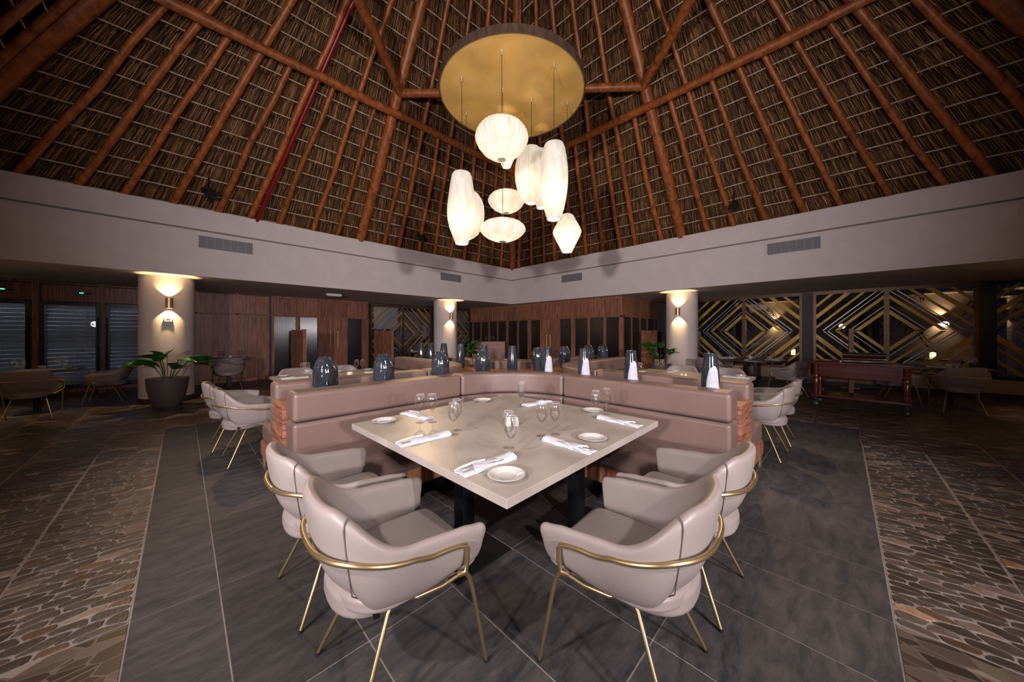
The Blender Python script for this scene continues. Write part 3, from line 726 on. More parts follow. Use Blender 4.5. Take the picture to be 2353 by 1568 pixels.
back_pillar((-.25, -4.05), 'round white pillar behind the camera on the right', (-.10, -3.45, 1.80), 0, (6.6, 6.0, 3.7), 'black fill spotlight added on the pillar behind the camera, right one')
spot('black spotlight on the left roof slope opposite the left booth', (-2.25, 4.4, 3.72), (1.3, 5.2, .5), SPOT_W * .5)
spot('black spotlight on the right roof slope opposite the right booth', (4.4, -2.75, 3.72), (5.2, 1.3, .5), SPOT_W * .5)

# ================================================================== BOOTHS
CX = CY = 3.40
# low walnut partition in the shape of a cross, vases stand on it
par = thing('booth_partition', 'cross shaped walnut partition between the four leather booths', 'partition', (CX, CY, 0))
AL, HT, HW = 2.83, .79, .21
def armpoly(k):
    c, s = [(1, 0), (0, 1), (-1, 0), (0, -1)][k]
    return lambda p: (p[0] * c - p[1] * s, p[0] * s + p[1] * c)
for k in range(4):
    T = armpoly(k)
    e = [T(p) for p in ((1.24, -HW), (AL - .05, -HW), (AL - .05, HW), (1.24, HW))]
    MB().prism(e, 0.02, HT - .03).build('arm', 'woodh', par)
    e = [T(p) for p in ((1.24, -HW), (AL, -HW), (AL, HW), (1.24, HW))]
    MB().prism(e, HT - .03, HT).build('arm_top', 'woodtop', par, bevel=.004)
    for j in range(9):   # stacked end boards
        z0 = .02 + j * (HT - .05) / 9; z1 = .02 + (j + 1) * (HT - .05) / 9
        e = [T(p) for p in ((AL - .05, -HW), (AL, -HW), (AL, HW), (AL - .05, HW))]
        MB().prism(e, z0 + .0015, z1 - .0015).build('end_board', 'woodh', par)
hub = []
for k in range(4):
    T = armpoly(k); hub.append(T((1.24, -HW))); hub.append(T((1.24, HW)))
    for j in range(1, 14):
        a = R(90) * j / 14
        hub.append(T((1.24 - 1.03 * math.sin(a), 1.24 - 1.03 * math.cos(a))))
MB().prism(hub, .02, HT - .03).build('hub', 'woodh', par); MB().prism(hub, HT - .03, HT).build('hub_top', 'woodtop', par)

# L-shaped banquette, local origin at the centre of the cross, booth in the quadrant -x -y
def lpath(d, r, ends, n=10):
    """L path at distance d from both partition planes: runs from the x-arm end round the corner to the y-arm end"""
    p = [(-ends, -d), (-(d + r), -d)]
    for j in range(1, n):
        a = R(90) * j / n
        p.append((-(d + r) + r * math.sin(a), -(d + r) + r * math.cos(a)))
    p += [(-d, -(d + r)), (-d, -ends)]
    return p
def section(dfront, dback, rf, rb, ends, part, n=12):
    """plan polygon of a slab between two L paths; part: 'x' straight, 'c' corner, 'y' straight"""
    F = lpath(dfront, rf, ends, n); B = lpath(dback, rb, ends, n)
    if part == 'x': return [F[0], F[1], B[1], B[0]]
    if part == 'y': return [F[-2], F[-1], B[-1], B[-2]]
    return F[1:-1] + B[1:-1][::-1]
ENDS = 2.81
JO = dict(x='', c='', y='')
ban = thing('corner_banquette', '-', 'banquette', (CX, CY, 0))
DF, DB = .47, .225; RB = .77 + .0
# the back of the pads follows the front with a constant joint position (quarter circle about the same centre)
cc = DF + RB
for p in 'xcy':
    def sec(d0, d1, end=ENDS, gap=.006, n=12):
        if p == 'x': return [(-end, -d0), (-cc - gap, -d0), (-cc - gap, -d1), (-end, -d1)]
        if p == 'y': return [(-d0, -end), (-d0, -cc - gap), (-d1, -cc - gap), (-d1, -end)]
        q = []
        for j in range(n + 1):
            a = R(90) * j / n; q.append((-cc + (cc - d0) * math.sin(a), -cc + (cc - d0) * math.cos(a)))
        for j in range(n, -1, -1):
            a = R(90) * j / n; q.append((-cc + (cc - d1) * math.sin(a), -cc + (cc - d1) * math.cos(a)))
        return q
    MB().prism(sec(DF, DB), .695, .925).build('upper_back_pad', 'bench', ban, bevel=.035, seg=4)
    MB().prism(sec(DF + .004, DB), .44, .690).build('lower_back_pad', 'bench', ban, bevel=.03, seg=4)
    MB().prism(sec(.935, DB + .02), .26, .465).build('seat_cushion', 'bench', ban, bevel=.045, seg=4)
    MB().prism(sec(.915, DB + .0), .125, .27).build('seat_base', 'wood', ban, bevel=.004)
# vertical slats of the base ends
for s in (0, 1):
    for k in range(12):
        a = .25 + k * .0545
        q = (-ENDS - .012, -a, -ENDS + .01, -a - .048)
        if s: q = (q[1], q[0], q[3], q[2])
        bx('base_slat', 'wood', ban, q[0], q[1], .128, q[2], q[3], .262)
for p in ((-2.79, -.85), (-2.79, -.32), (-1.95, -.80), (-1.25, -.80), (-.85, -2.79), (-.32, -2.79), (-.80, -1.95), (-.80, -1.25)):
    MB().lathe([(.0, 0), (.027, 0), (.027, .126), (0, .126)], 16, (p[0], p[1], 0)).build('leg', 'brass', ban, smooth=40)
place(ban, (CX, CY, 0), 0, 'L-shaped tan leather banquette round the front table nearest the camera', group='corner banquettes')
place(ban, (CX, CY, 0), R(-90), 'L-shaped tan leather banquette of the left booth facing the pillar', group='corner banquettes')
place(ban, (CX, CY, 0), R(90), 'L-shaped tan leather banquette of the right booth facing the lattice windows', group='corner banquettes')
place(ban, (CX, CY, 0), R(180), 'L-shaped tan leather banquette of the farthest booth behind the vases', group='corner banquettes')

# ================================================================== CHAIR
def make_chair():
    t = thing('bucket_chair', '-', 'chair')
    def plan(u, Wd, D, ff, f0=-.03, e=.80):
        if u < .22: k = u / .22; return (ff + (f0 - ff) * k, Wd)
        if u > .78: k = (1 - u) / .22; return (ff + (f0 - ff) * k, -Wd)
        ph = R(90) - (u - .22) / .56 * math.pi
        s, c = math.sin(ph), max(0, math.cos(ph))
        return (f0 - (D + f0) * c ** e, Wd * (1 if s > 0 else -1) * abs(s) ** e)
    def hh(u):
        a = abs(2 * u - 1)
        return .805 - .012 * a - (.155 * sstep(.18, .58, a)) - .012 * sstep(.6, .9, a) - .012 * sstep(.90, 1.0, a)
    def zb(u):
        a = abs(2 * u - 1)
        return .465 - .065 * sstep(.22, .40, a) + .045 * sstep(.55, .95, a)
    rings = []; N = 44; EXT = ((.016, .985), (.030, .92), (.038, .78), (.040, .45))
    def ring(u, ext=0, k=1.0):
        h = hh(u); b = zb(u)
        a = abs(2 * u - 1)
        e1 = sstep(.45, .9, a)
        prof = [(.215 + .050 * e1, .205, .195 + .03 * e1, b), (.262 + .022 * e1, .262, .215 + .02 * e1, b + .055), (.292, .290, .235, b + (h - b) * .55), (.304, .308, .245, h - .030), (.298, .302, .245, h - .006), (.280, .282, .243, h),
                (.262, .260, .238, h - .012), (.255, .252, .232, h - .06), (.244, .238, .225, .52), (.215 + .02 * e1, .205, .20 + .02 * e1, .445)]
        r = []; zm = (h + b) / 2
        for Wd, D, ff, z in prof:
            f, s = plan(u, Wd, D, ff)
            sg = 1 if s > 0 else -1
            if ext: f += ext; z = zm + (z - zm) * k; s = sg * (.262 + (abs(s) - .262) * k)
            r.append((f, s, z))
        return r
    for e_, k_ in EXT[::-1]: rings.append(ring(0, e_, k_))
    for i in range(N + 1): rings.append(ring(i / N))
    
    for e_, k_ in EXT: rings.append(ring(1, e_, k_))
    sh = MB().loft(rings).build('shell', 'chair', t, smooth=180, sub=2)
    # seam lines on the shell
    for u in (.36, .64):
        pts = [(p[0], p[1], p[2]) for p in (ring(u)[:6])]
        sm = MB().tube([(x * 1.0, y * 1.0, z + (.001 if i > 4 else 0)) for i, (x, y, z) in enumerate(pts)], .0022, 5).build('seam', 'seam', sh, smooth=60)
    q = [plan(i / 40, .238, .225, .275) for i in range(41)]
    q = [(.30, .17)] + [p for p in q] + [(.30, -.17)]
    q[1] = (.285, .225); q[-2] = (.285, -.225)
    MB().prism(q, .405, .468).build('seat_cushion', 'chair', t, bevel=.022, seg=3)
    q = [plan(i / 30, .195, .238, .20) for i in range(31)]
    MB().prism(q, .368, .462).build('seat_base', 'chair', t, bevel=.03, seg=3)
    bx('fabric_tag', 'plastic', t, -.135, -.202, .385, -.115, -.190, .42)
    # brass rail hugging the shell
    def rz(u):
        a = abs(2 * u - 1); return .640 - .062 * sstep(.25, .75, a) - .012 * sstep(.75, 1, a)
    path = [(.150, .288, .452), (.178, .302, .458), (.183, .304, .50), (.183, .306, .545), (.178, .3045, .560)]
    for i in range(3, 58):
        u = i / 60; f, s = plan(u, .303, .303, .19); path.append((f, s, rz(u)))
    path += [(x, -y, z) for x, y, z in path[:5][::-1]]
    MB().tube(path, .0095, 10).build('brass_rail', 'brass', t, smooth=60)
    for s in (-1, 1):
        MB().tube([(.155, s * .287, .448), (.185, s * .287, .442), (.205, s * .285, .415), (.225, s * .282, .35), (.302, s * .268, .012)], [.0095, .0095, .0095, .0092, .0082], 10).build('leg', 'brass', t, smooth=60)
        MB().tube([(-.01, s * .13, .372), (-.045, s * .145, .368), (-.068, s * .155, .345), (-.215, s * .238, .012)], [.0095, .0095, .0095, .0082], 10).build('leg', 'brass', t, smooth=60)
        MB().tube([(.16, s * .286, .447), (.10, s * .262, .42), (.02, s * .215, .392), (-.03, s * .15, .374)], .007, 8).build('side_rail', 'brass', t, smooth=60)
        for f, w in ((.303, .268), (-.217, .2385)):
            MB().lathe([(0, 0), (.0095, 0), (.0095, .014), (0, .014)], 10, (f, s * w, 0)).build('foot_cap', 'rubber', t)
    MB().tube([(-.03, .15, .374), (-.03, -.15, .374)], .007, 8).build('cross_rail', 'brass', t, smooth=60)
    return t
CH = make_chair()
def chair(x, y, deg, label, g='bucket chairs'): return place(CH, (x, y, 0), R(deg), 'taupe bucket chair on brass legs, ' + label, group=g)
chair(.615, 1.34, -3, 'left of the two nearest the camera')
chair(.60, 2.00, 0, 'directly behind the nearest left one, at the front table')
chair(1.35, .615, 94, 'right of the two nearest the camera')
chair(2.00, .61, 90, 'directly behind the nearest right one, at the front table')
chair(.53, 4.635, 2, 'nearer of the pair at the left booth table')
chair(.46, 5.35, -1, 'farther of the pair at the left booth table')
chair(4.72, .66, 88, 'nearer of the pair at the right booth table')
chair(5.43, .65, 91, 'farther of the pair at the right booth table')
chair(1.35, 6.22, -90, 'left of two on the cupboard side')
chair(2.05, 6.22, -90, 'right of two on the cupboard side')
chair(6.22, 1.35, 180, 'right of two on the window side')
chair(6.22, 2.05, 180, 'left of two on the window side')
chair(-1.72, 9.15, 92, 'far left corner, back to the camera')
chair(-1.02, 10.25, 178, 'on the fridge side of the far left corner table')
chair(.80, 10.55, 90, 'alone at the small table by the walnut panels')
chair(9.15, 2.25, -5, 'at the round table, back towards the right vases')
chair(9.40, .80, 62, 'at the round table, nearest the buffet trolley')
chair(10.15, .45, 95, 'at the round table, just behind the trolley end')
chair(10.95, 2.55, 225, 'at the round table, window side')
chair(10.2, 2.75, 262, 'at the round table, pillar side')
chair(9.55, -1.45, 8, 'at the right edge table, back to the camera')
chair(9.85, -.72, -82, 'at the right edge table, beside the trolley')

# ================================================================== TABLES
def booth_table(label, loc, rz):
    t = thing('booth_table', label, 'table', loc, rz, 'booth tables')
    return t
def make_booth_table():
    t = thing('booth_table', '-', 'table')
    MB().box(-.775, -.76, .712, .775, .76, .752).build('table_top', 'conc', t, bevel=.003)
    for x, y in ((-.36, .03), (.42, -.30)):
        bx('post', 'black', t, x - .045, y - .045, .012, x + .045, y + .045, .70)
        bx('foot_plate', 'black', t, x - .21, y - .21, 0, x + .21, y + .21, .012, bevel=.003)
        bx('bracket', 'black', t, x - .18, y - .18, .70, x + .18, y + .18, .712)
    return t
BT = make_booth_table()
place(BT, (1.626, 1.673, 0), R(1.3), 'square concrete look table nearest the camera', group='booth tables')
place(BT, (1.66, 5.15, 0), R(-90), 'square concrete look table of the left booth', group='booth tables')
place(BT, (5.15, 1.66, 0), R(90), 'square concrete look table of the right booth', group='booth tables')
place(BT, (5.15, 5.15, 0), R(180), 'square concrete look table of the farthest booth', group='booth tables')
def dark_table(label, x, y, sx, sy, rnd=False):
    t = thing('bistro_table', label, 'table', (x, y, 0))
    if rnd: MB().lathe([(0, .715), (sx, .715), (sx, .745), (0, .745)], 56).build('table_top', 'darkwood', t, smooth=40)
    else: bx('table_top', 'darkwood', t, -sx, -sy, .715, sx, sy, .745, bevel=.003)
    for x0, y0 in (((-.28, -.15), (.28, .15)) if rnd else ((0, 0),)):
        bx('post', 'black', t, x0 - .04, y0 - .04, .012, x0 + .04, y0 + .04, .715)
        bx('foot_plate', 'black', t, x0 - .2, y0 - .2, 0, x0 + .2, y0 + .2, .012)
    return t
dark_table('dark wood table in the far left corner before the wine fridges', -1.80, 9.98, .46, .40)
dark_table('small dark table against the walnut panels right of the left pillar', .86, 11.25, .42, .40)
dark_table('dark table by the far lattice window behind the chevron screen', 5.75, 10.75, .45, .42)
dark_table('large round dark wood table in front of the first lattice window', 10.1, 1.62, .72, .72, True)
dark_table('dark wood table at the right edge under the lattice window', 10.25, -1.45, .42, .48)

# ================================================================== TABLEWARE
def make_glass():
    t = thing('wine_glass', '-', 'wine glass')
    MB().lathe([(.0045, .083), (.012, .087), (.024, .100), (.0335, .118), (.0375, .136), (.0375, .150), (.035, .170), (.031, .188), (.0285, .198)], 28).build('bowl', 'glass', t, smooth=60)
    MB().lathe([(.0285, .1979), (.0290, .1985), (.0285, .1991), (.0280, .1985), (.0285, .1979)], 28).build('rim', 'rimglint', t, smooth=60)
    MB().lathe([(.006, .004), (.0038, .012), (.0034, .05), (.0038, .075), (.0055, .085)], 10).build('stem', 'glass', t, smooth=60)
    MB().lathe([(.0, .006), (.006, .0055), (.018, .003), (.033, .0012), (.0335, .0004)], 28).build('foot', 'glass', t, smooth=60)
    return t
GL = make_glass()
def make_plate():
    t = thing('side_plate', '-', 'plate')
    p = [(0, .006), (.040, .006), (.048, .008), (.054, .013), (.060, .0135), (.062, .0150), (.070, .0165), (.072, .018), (.081, .0195), (.083, .0185), (.080, .0165), (.060, .010), (.048, .0), (0, .0)]
    MB().lathe(p, 44).build('dish', 'porc', t, smooth=50)
    return t
PLT = make_plate()
def make_napkin():
    t = thing('napkin', '-', 'napkin')
    rn = random.Random(5)
    def sheet(x0, x1, w0, w1, z0, h, nx=22, ny=9, cut=0, seed=0):
        rings = []
        for i in range(nx + 1):
            k = i / nx; x = x0 + (x1 - x0) * k; w = w0 + (w1 - w0) * k
            r = []
            for j in range(ny + 1):
                s = j / ny * 2 - 1
                z = z0 + h * math.sqrt(max(0, 1 - s * s * .92)) * (.8 + .2 * math.sin(k * 5 + seed)) + .0015 * math.sin(9 * s + 14 * k + seed)
                xx = x + (cut * (1 - (s * .5 + .5)) if i == 0 else cut * (1 - (s * .5 + .5)) * (1 - k))
                r.append((xx, s * w / 2 + .002 * math.sin(11 * k + seed), z))
            r += [(p[0], p[1], max(.0005, p[2] - .004 - h * .3)) for p in r[::-1]]
            rings.append(r)
        return MB().loft(rings)
    sheet(-.16, .155, .085, .07, .001, .010).build('base_fold', 'cloth', t, smooth=60)
    sheet(-.055, .16, .088, .072, .006, .017, cut=-.05, seed=2).build('pocket_fold', 'cloth', t, smooth=60)
    MB().tube([(-.16, .040, .008), (-.12, .043, .012), (-.05, .038, .018), (.0, .02, .022)], [.004, .006, .006, .004], 8).build('rolled_edge', 'cloth', t, smooth=60)
    return t
NAP = make_napkin()
def make_knife():
    t = thing('knife', '-', 'knife')
    MB().loft([[(x, y * w, z + dz) for y, z in ((-1, 0), (-.6, .0035), (.6, .0035), (1, 0), (.6, -.0025), (-.6, -.0025))] for x, w, dz in ((-.115, .003, 0), (-.11, .0075, 0), (-.05, .0065, 0), (.0, .0048, 0), (.03, .0045, 0), (.05, .008, 0), (.10, .008, 0), (.115, .002, 0))]).build('handle_and_blade', 'steel', t, smooth=50)
    return t
KN = make_knife()
def make_fork():
    t = thing('fork', '-', 'fork')
    MB().loft([[(x, y * w, z + dz) for y, z in ((-1, 0), (-.6, .003), (.6, .003), (1, 0), (.6, -.002), (-.6, -.002))] for x, w, dz in ((-.115, .003, 0), (-.11, .0085, 0), (-.06, .006, 0), (.0, .0035, .002), (.04, .003, .002), (.055, .010, 0), (.07, .011, 0))]).build('handle', 'steel', t, smooth=50)
    for k in range(4): MB().tube([(.068, -.009 + k * .006, 0), (.115, -.009 + k * .006, .003)], .0015, 5).build('tine', 'steel', t)
    return t
FK = make_fork()
def make_shaker():
    t = thing('salt_shaker', '-', 'shaker')
    MB().lathe([(0, 0), (.021, 0), (.0225, .01), (.019, .035), (.016, .05), (.010, .058), (0, .060)], 18).build('body', 'porc', t, smooth=60)
    return t
SH = make_shaker()
def make_cup():
    t = thing('candle_cup', '-', 'candle cup')
    MB().lathe([(0, 0), (.032, 0), (.042, .02), (.044, .045), (.040, .066), (.036, .066), (.038, .04), (0, .012)], 20).build('cup', 'porc', t, smooth=50)
    return t
CUP = make_cup()
ZT = .752
gl = [((1.185, 2.10), 'left of the pair behind the left plate'), ((1.25, 2.05), 'right of the pair behind the left plate'),
      ((1.190, 1.704), 'nearer of two overlapping on the left edge'), ((1.260, 1.765), 'farther of two overlapping on the left edge'),
      ((1.205, 1.213), 'nearest the camera'), ((1.270, 1.295), 'overlapped by the nearest one'),
      ((2.052, 1.939), 'alone near the far table corner'), ((2.115, 1.99), 'hidden at the far table corner'), ((1.558, 1.30), 'left of the pair by the right plate'), ((1.644, 1.263), 'right of the pair by the right plate'),
      ((2.19, 1.304), 'left of the pair at the far right plate'), ((2.334, 1.292), 'right of the pair at the far right plate')]
for (x, y), l in gl: place(GL, (x, y, ZT), random.uniform(0, 6), 'clear wine glass on the front table, ' + l, group='glasses on the front table')
pl = [((1.009, 2.287), 'at the left corner'), ((1.966, 2.351), 'near the far corner'), ((1.00, 1.034), 'at the corner nearest the camera'), ((1.713, 1.04), 'along the right edge beside the napkin'), ((2.328, 1.41), 'at the far right behind the glasses')]
for (x, y), l in pl: place(PLT, (x, y, ZT), 0, 'round white side plate on the front table, ' + l, group='plates on the front table')
nk = [((1.245, 2.43), (1.275, 2.15), 'beside the left corner glasses'), ((.870, 1.751), (1.155, 1.735), 'on the left edge'), ((.880, 1.197), (1.176, 1.187), 'nearest the camera'),
      ((1.526, .930), (1.524, 1.231), 'on the right edge beside the plate'), ((2.181, .960), (2.195, 1.27), 'by the far right corner'), ((2.385, 1.927), (2.11, 1.933), 'by the far edge')]
for a, b, l in nk:
    c = ((a[0] + b[0]) / 2, (a[1] + b[1]) / 2); an = math.atan2(b[1] - a[1], b[0] - a[0]); u = (math.cos(an), math.sin(an))
    place(NAP, (c[0], c[1], ZT), an, 'white folded napkin on the front table, ' + l, group='napkins on the front table')
    for pr, nm, o, s in ((KN, 'knife', .010, -.028), (FK, 'fork', -.014, -.035)):
        place(pr, (c[0] + u[0] * s - u[1] * o, c[1] + u[1] * s + u[0] * o, ZT + .0125), an + o * 4, 'steel %s tucked in the front table napkin %s' % (nm, l), group='cutlery on the front table')
place(SH, (1.575, 1.612, ZT), 0, 'white salt shaker in the middle of the front table, left one', group='shakers'); place(SH, (1.612, 1.575, ZT), 0, 'white pepper shaker in the middle of the front table, right one', group='shakers')
def setting(table, cx, cy, z, items):
    """settings on the other tables: kind, dx, dy, turn"""
    ordn = ['first', 'second', 'third', 'fourth', 'fifth', 'sixth', 'seventh', 'eighth', 'ninth', 'tenth', 'eleventh', 'twelfth']
    def px(i): x, y = cx + i[1], cy + i[2]; return (x - y) / (x + y)
    for k in 'gpncs':
        its = sorted([i for i in items if i[0] == k], key=px)
        pr, nm = dict(g=(GL, 'clear wine glass on '), p=(PLT, 'white side plate on '), n=(NAP, 'white folded napkin on '), c=(CUP, 'white candle cup on '), s=(SH, 'white salt shaker on '))[k]
        for q, (_, dx, dy, rz) in enumerate(its):
            place(pr, (cx + dx, cy + dy, z), R(rz), nm + table + (', %s from the left' % ordn[q] if len(its) > 1 else ''), group=('glasses ', 'plates ', 'napkins ', 'cups ', 'shakers ')['gpncs'.index(k)] + 'on ' + table)
full = [('g', -.42, .40, 0), ('g', -.35, .46, 0), ('g', -.40, -.28, 0), ('g', -.33, -.34, 0), ('g', .35, .45, 0), ('g', .42, .39, 0), ('g', .40, -.38, 0), ('g', .33, -.45, 0),
        ('n', -.55, .25, 0), ('n', -.56, -.45, 0), ('n', .54, .2, 180), ('n', .55, -.5, 180), ('n', -.2, .56, -90), ('p', -.62, .6, 0), ('p', -.62, -.62, 0), ('p', .6, .62, 0), ('p', .62, -.15, 0), ('p', .12, .62, 0), ('c', .08, -.05, 0)]
setting('the left booth table', 1.66, 5.15, ZT, full)
setting('the right booth table', 5.15, 1.66, ZT, [('g', -.42, -.45, 0), ('g', -.36, -.52, 0), ('g', -.45, .40, 0), ('g', -.38, .46, 0), ('g', .30, -.30, 0), ('g', .36, -.36, 0), ('g', .42, .42, 0), ('g', .35, .48, 0),
        ('n', -.25, -.58, 90), ('n', .42, -.60, 90), ('n', -.55, .2, 0), ('n', .56, .3, 180), ('p', .62, -.62, 0), ('p', -.62, .62, 0), ('p', .1, .62, 0), ('s', -.12, -.05, 0), ('s', -.08, -.09, 0)])
setting('the farthest booth table', 5.15, 5.15, ZT, [('g', -.5, .3, 0), ('g', -.42, .36, 0), ('g', .2, -.5, 0), ('g', .28, -.55, 0), ('n', -.58, .1, 0), ('n', .1, -.6, 90), ('p', -.6, .5, 0), ('c', -.1, .1, 0)])
small = [('g', -.20, -.12, 0), ('g', -.12, -.16, 0), ('g', .22, .02, 0), ('g', .30, -.03, 0), ('n', -.02, -.22, 10), ('n', .18, -.25, 40), ('p', .3, .2, 0), ('c', .03, .08, 0)]
setting('the far left corner table', -1.80, 9.98, .745, small)
setting('the small table by the walnut panels', .86, 11.25, .745, small)
setting('the table behind the chevron screen', 5.75, 10.75, .745, small)
setting('the right edge table', 10.25, -1.45, .745, [('g', -.1, .28, 0), ('g', -.05, .20, 0), ('g', -.10, -.18, 0), ('g', -.05, -.26, 0), ('n', -.25, .15, 90), ('n', -.26, -.25, 90), ('c', -.1, .03, 0), ('s', -.05, -.07, 0)])
rt = []
for k in range(6):
    a = R(20 + 60 * k); rt += [('g', .42 * math.cos(a), .42 * math.sin(a), 0), ('g', .45 * math.cos(a + .2), .45 * math.sin(a + .2), 0), ('n', .54 * math.cos(a - .3), .54 * math.sin(a - .3), math.degrees(a - .3) + 180)]
setting('the round table', 10.1, 1.62, .745, rt + [('c', 0, 0, 0), ('p', .39, .39, 0), ('p', -.39, -.39, 0)])

# ================================================================== VASES
def face_r(r, z, a):
    if r < .02: return r
    q = r
    for k in range(4):
        d = (a - k * math.pi / 2 + math.pi) % (2 * math.pi) - math.pi
        if abs(d) > .7855: continue
        s = abs(d)
        arch = .150 + .092 * math.sqrt(max(0, 1 - ((min(s, .785) - .785) / .70) ** 2)) if s > .085 else .05
        fore = sstep(-.004, .003, z - arch) if s > .085 else 0
        wn = .075 + .06 * (1 - sstep(.108, .135, z))
        nose = (1 - sstep(wn - .025, wn + .02, s)) * sstep(.100, .110, z) * (1 - sstep(.25, .30, z))
        prd = max(fore * (1 - sstep(.27, .33, z)), nose)
        tip = .007 * math.exp(-(s / .09) ** 2) * math.exp(-((z - .118) / .022) ** 2)
        eye = .0035 * math.exp(-((s - .42) / .10) ** 2 - ((z - .196) / .010) ** 2)
        lip = .007 * math.exp(-(s / .15) ** 2) * (math.exp(-((z - .090) / .0055) ** 2) + math.exp(-((z - .076) / .0055) ** 2))
        brow = .0075 * prd + tip; nose = eye; sock = 0
        if s > .7854: continue
        q += nose + brow + lip
    return q
def make_head():
    t = thing('face_vase', '-', 'vase')
    prof = [(0, 0), (.070, 0), (.076, .006)]
    base = [(.076, .006), (.083, .04), (.090, .08), (.095, .13), (.097, .18), (.097, .23), (.093, .27), (.084, .31), (.070, .345), (.056, .365), (.050, .370)]
    def rz(z):
        for (r0, z0), (r1, z1) in zip(base, base[1:]):
            if z <= z1: return r0 + (r1 - r0) * (z - z0) / (z1 - z0)
        return .05
    prof += [(rz(.01 + k * .004), .01 + k * .004) for k in range(90)] + [(.050, .370)]
    MB().lathe(prof, 192, fn=face_r).build('body', 'glaze', t, smooth=70)
    MB().lathe([(.050, .3695), (.049, .373), (.046, .373), (.044, .366), (.04, .33)], 40).build('rim', 'glaze', t, smooth=60)
    return t
HV = make_head()
def make_slim():
    t = thing('profile_vase', '-', 'vase')
    base = [(.066, 0), (.072, .02), (.077, .06), (.078, .10), (.074, .18), (.068, .26), (.060, .33), (.054, .38), (.052, .405)]
    def rz(z):
        for (r0, z0), (r1, z1) in zip(base, base[1:]):
            if z <= z1: return r0 + (r1 - r0) * (z - z0) / (z1 - z0)
        return .052
    MB().lathe([(0, 0)] + base + [(.050, .410), (.046, .409), (.044, .39), (.05, .3)], 48).build('body', 'glaze', t, smooth=60)
    rings = []
    for i in range(41):
        z = .004 + i * .0074
        k = z / .30
        lf = -.85 + .45 * k ** 3; rt = .66 - .14 * k ** 2
        # lips and chin cut into the right edge
        rt += .12 * math.exp(-((z - .025) / .010) ** 2) - .22 * math.exp(-((z - .075) / .014) ** 2) + .10 * math.exp(-((z - .105) / .012) ** 2)
        if z > .255: q_ = ((z - .255) / .045) ** 2; lf += .42 * q_; rt -= .32 * q_
        if lf > rt - .02: lf = rt - .02
        r = []
        for j in range(15):
            a = lf + (rt - lf) * j / 14; e = .0045 if 0 < j < 14 else .001
            r.append(((rz(z) + e) * math.cos(a), (rz(z) + e) * math.sin(a), z))
        rings.append(r)
    MB().loft(rings, closed=False).build('bisque_profile', 'bisque', t, smooth=60)
    return t
SV = make_slim()
ZV = HT + .0005
for (x, y, l) in ((.942, 3.40, 'first from the left end of the front partition'), (1.495, 3.40, 'second from the left end of the front partition'), (2.186, 3.40, 'third from the left end of the front partition'), (2.851, 3.40, 'fourth from the left, before the brown hub'),
                  (3.98, 3.40, 'first beyond the middle hub on the far right arm'), (4.687, 3.40, 'second beyond the middle hub on the far right arm'), (5.452, 3.40, 'third on the far right arm, behind a profile vase'), (5.985, 3.40, 'last on the far right arm')):
    place(HV, (x, y, ZV), math.atan2(-y, -x) + R(7), 'glossy slate blue face vase, ' + l, group='face vases')
for (x, y, rz, l) in ((3.40, .845, 216, 'with pale rough patch, nearest the right end'), (3.40, 1.595, 228, 'with pale rough patch, second from the right end'), (3.40, 2.18, 236, 'with pale rough patch, third from the right end'), (3.40, 2.739, 240, 'with pale rough patch, beside the middle hub'),
                      (3.40, 3.395, 45, 'plain side showing, on the middle of the hub'), (3.40, 4.033, 60, 'plain side showing, behind the fourth face vase'), (3.40, 4.662, 60, 'plain side showing, in front of the far plant'), (3.40, 5.172, 110, 'with notched edge, before the far pillar'), (3.40, 5.623, 60, 'plain side showing, second from the far end'), (3.40, 5.985, 60, 'plain side showing, at the far end')):
    place(SV, (x, y, ZV), R(rz), 'tall slim slate blue vase ' + l, group='profile vases')

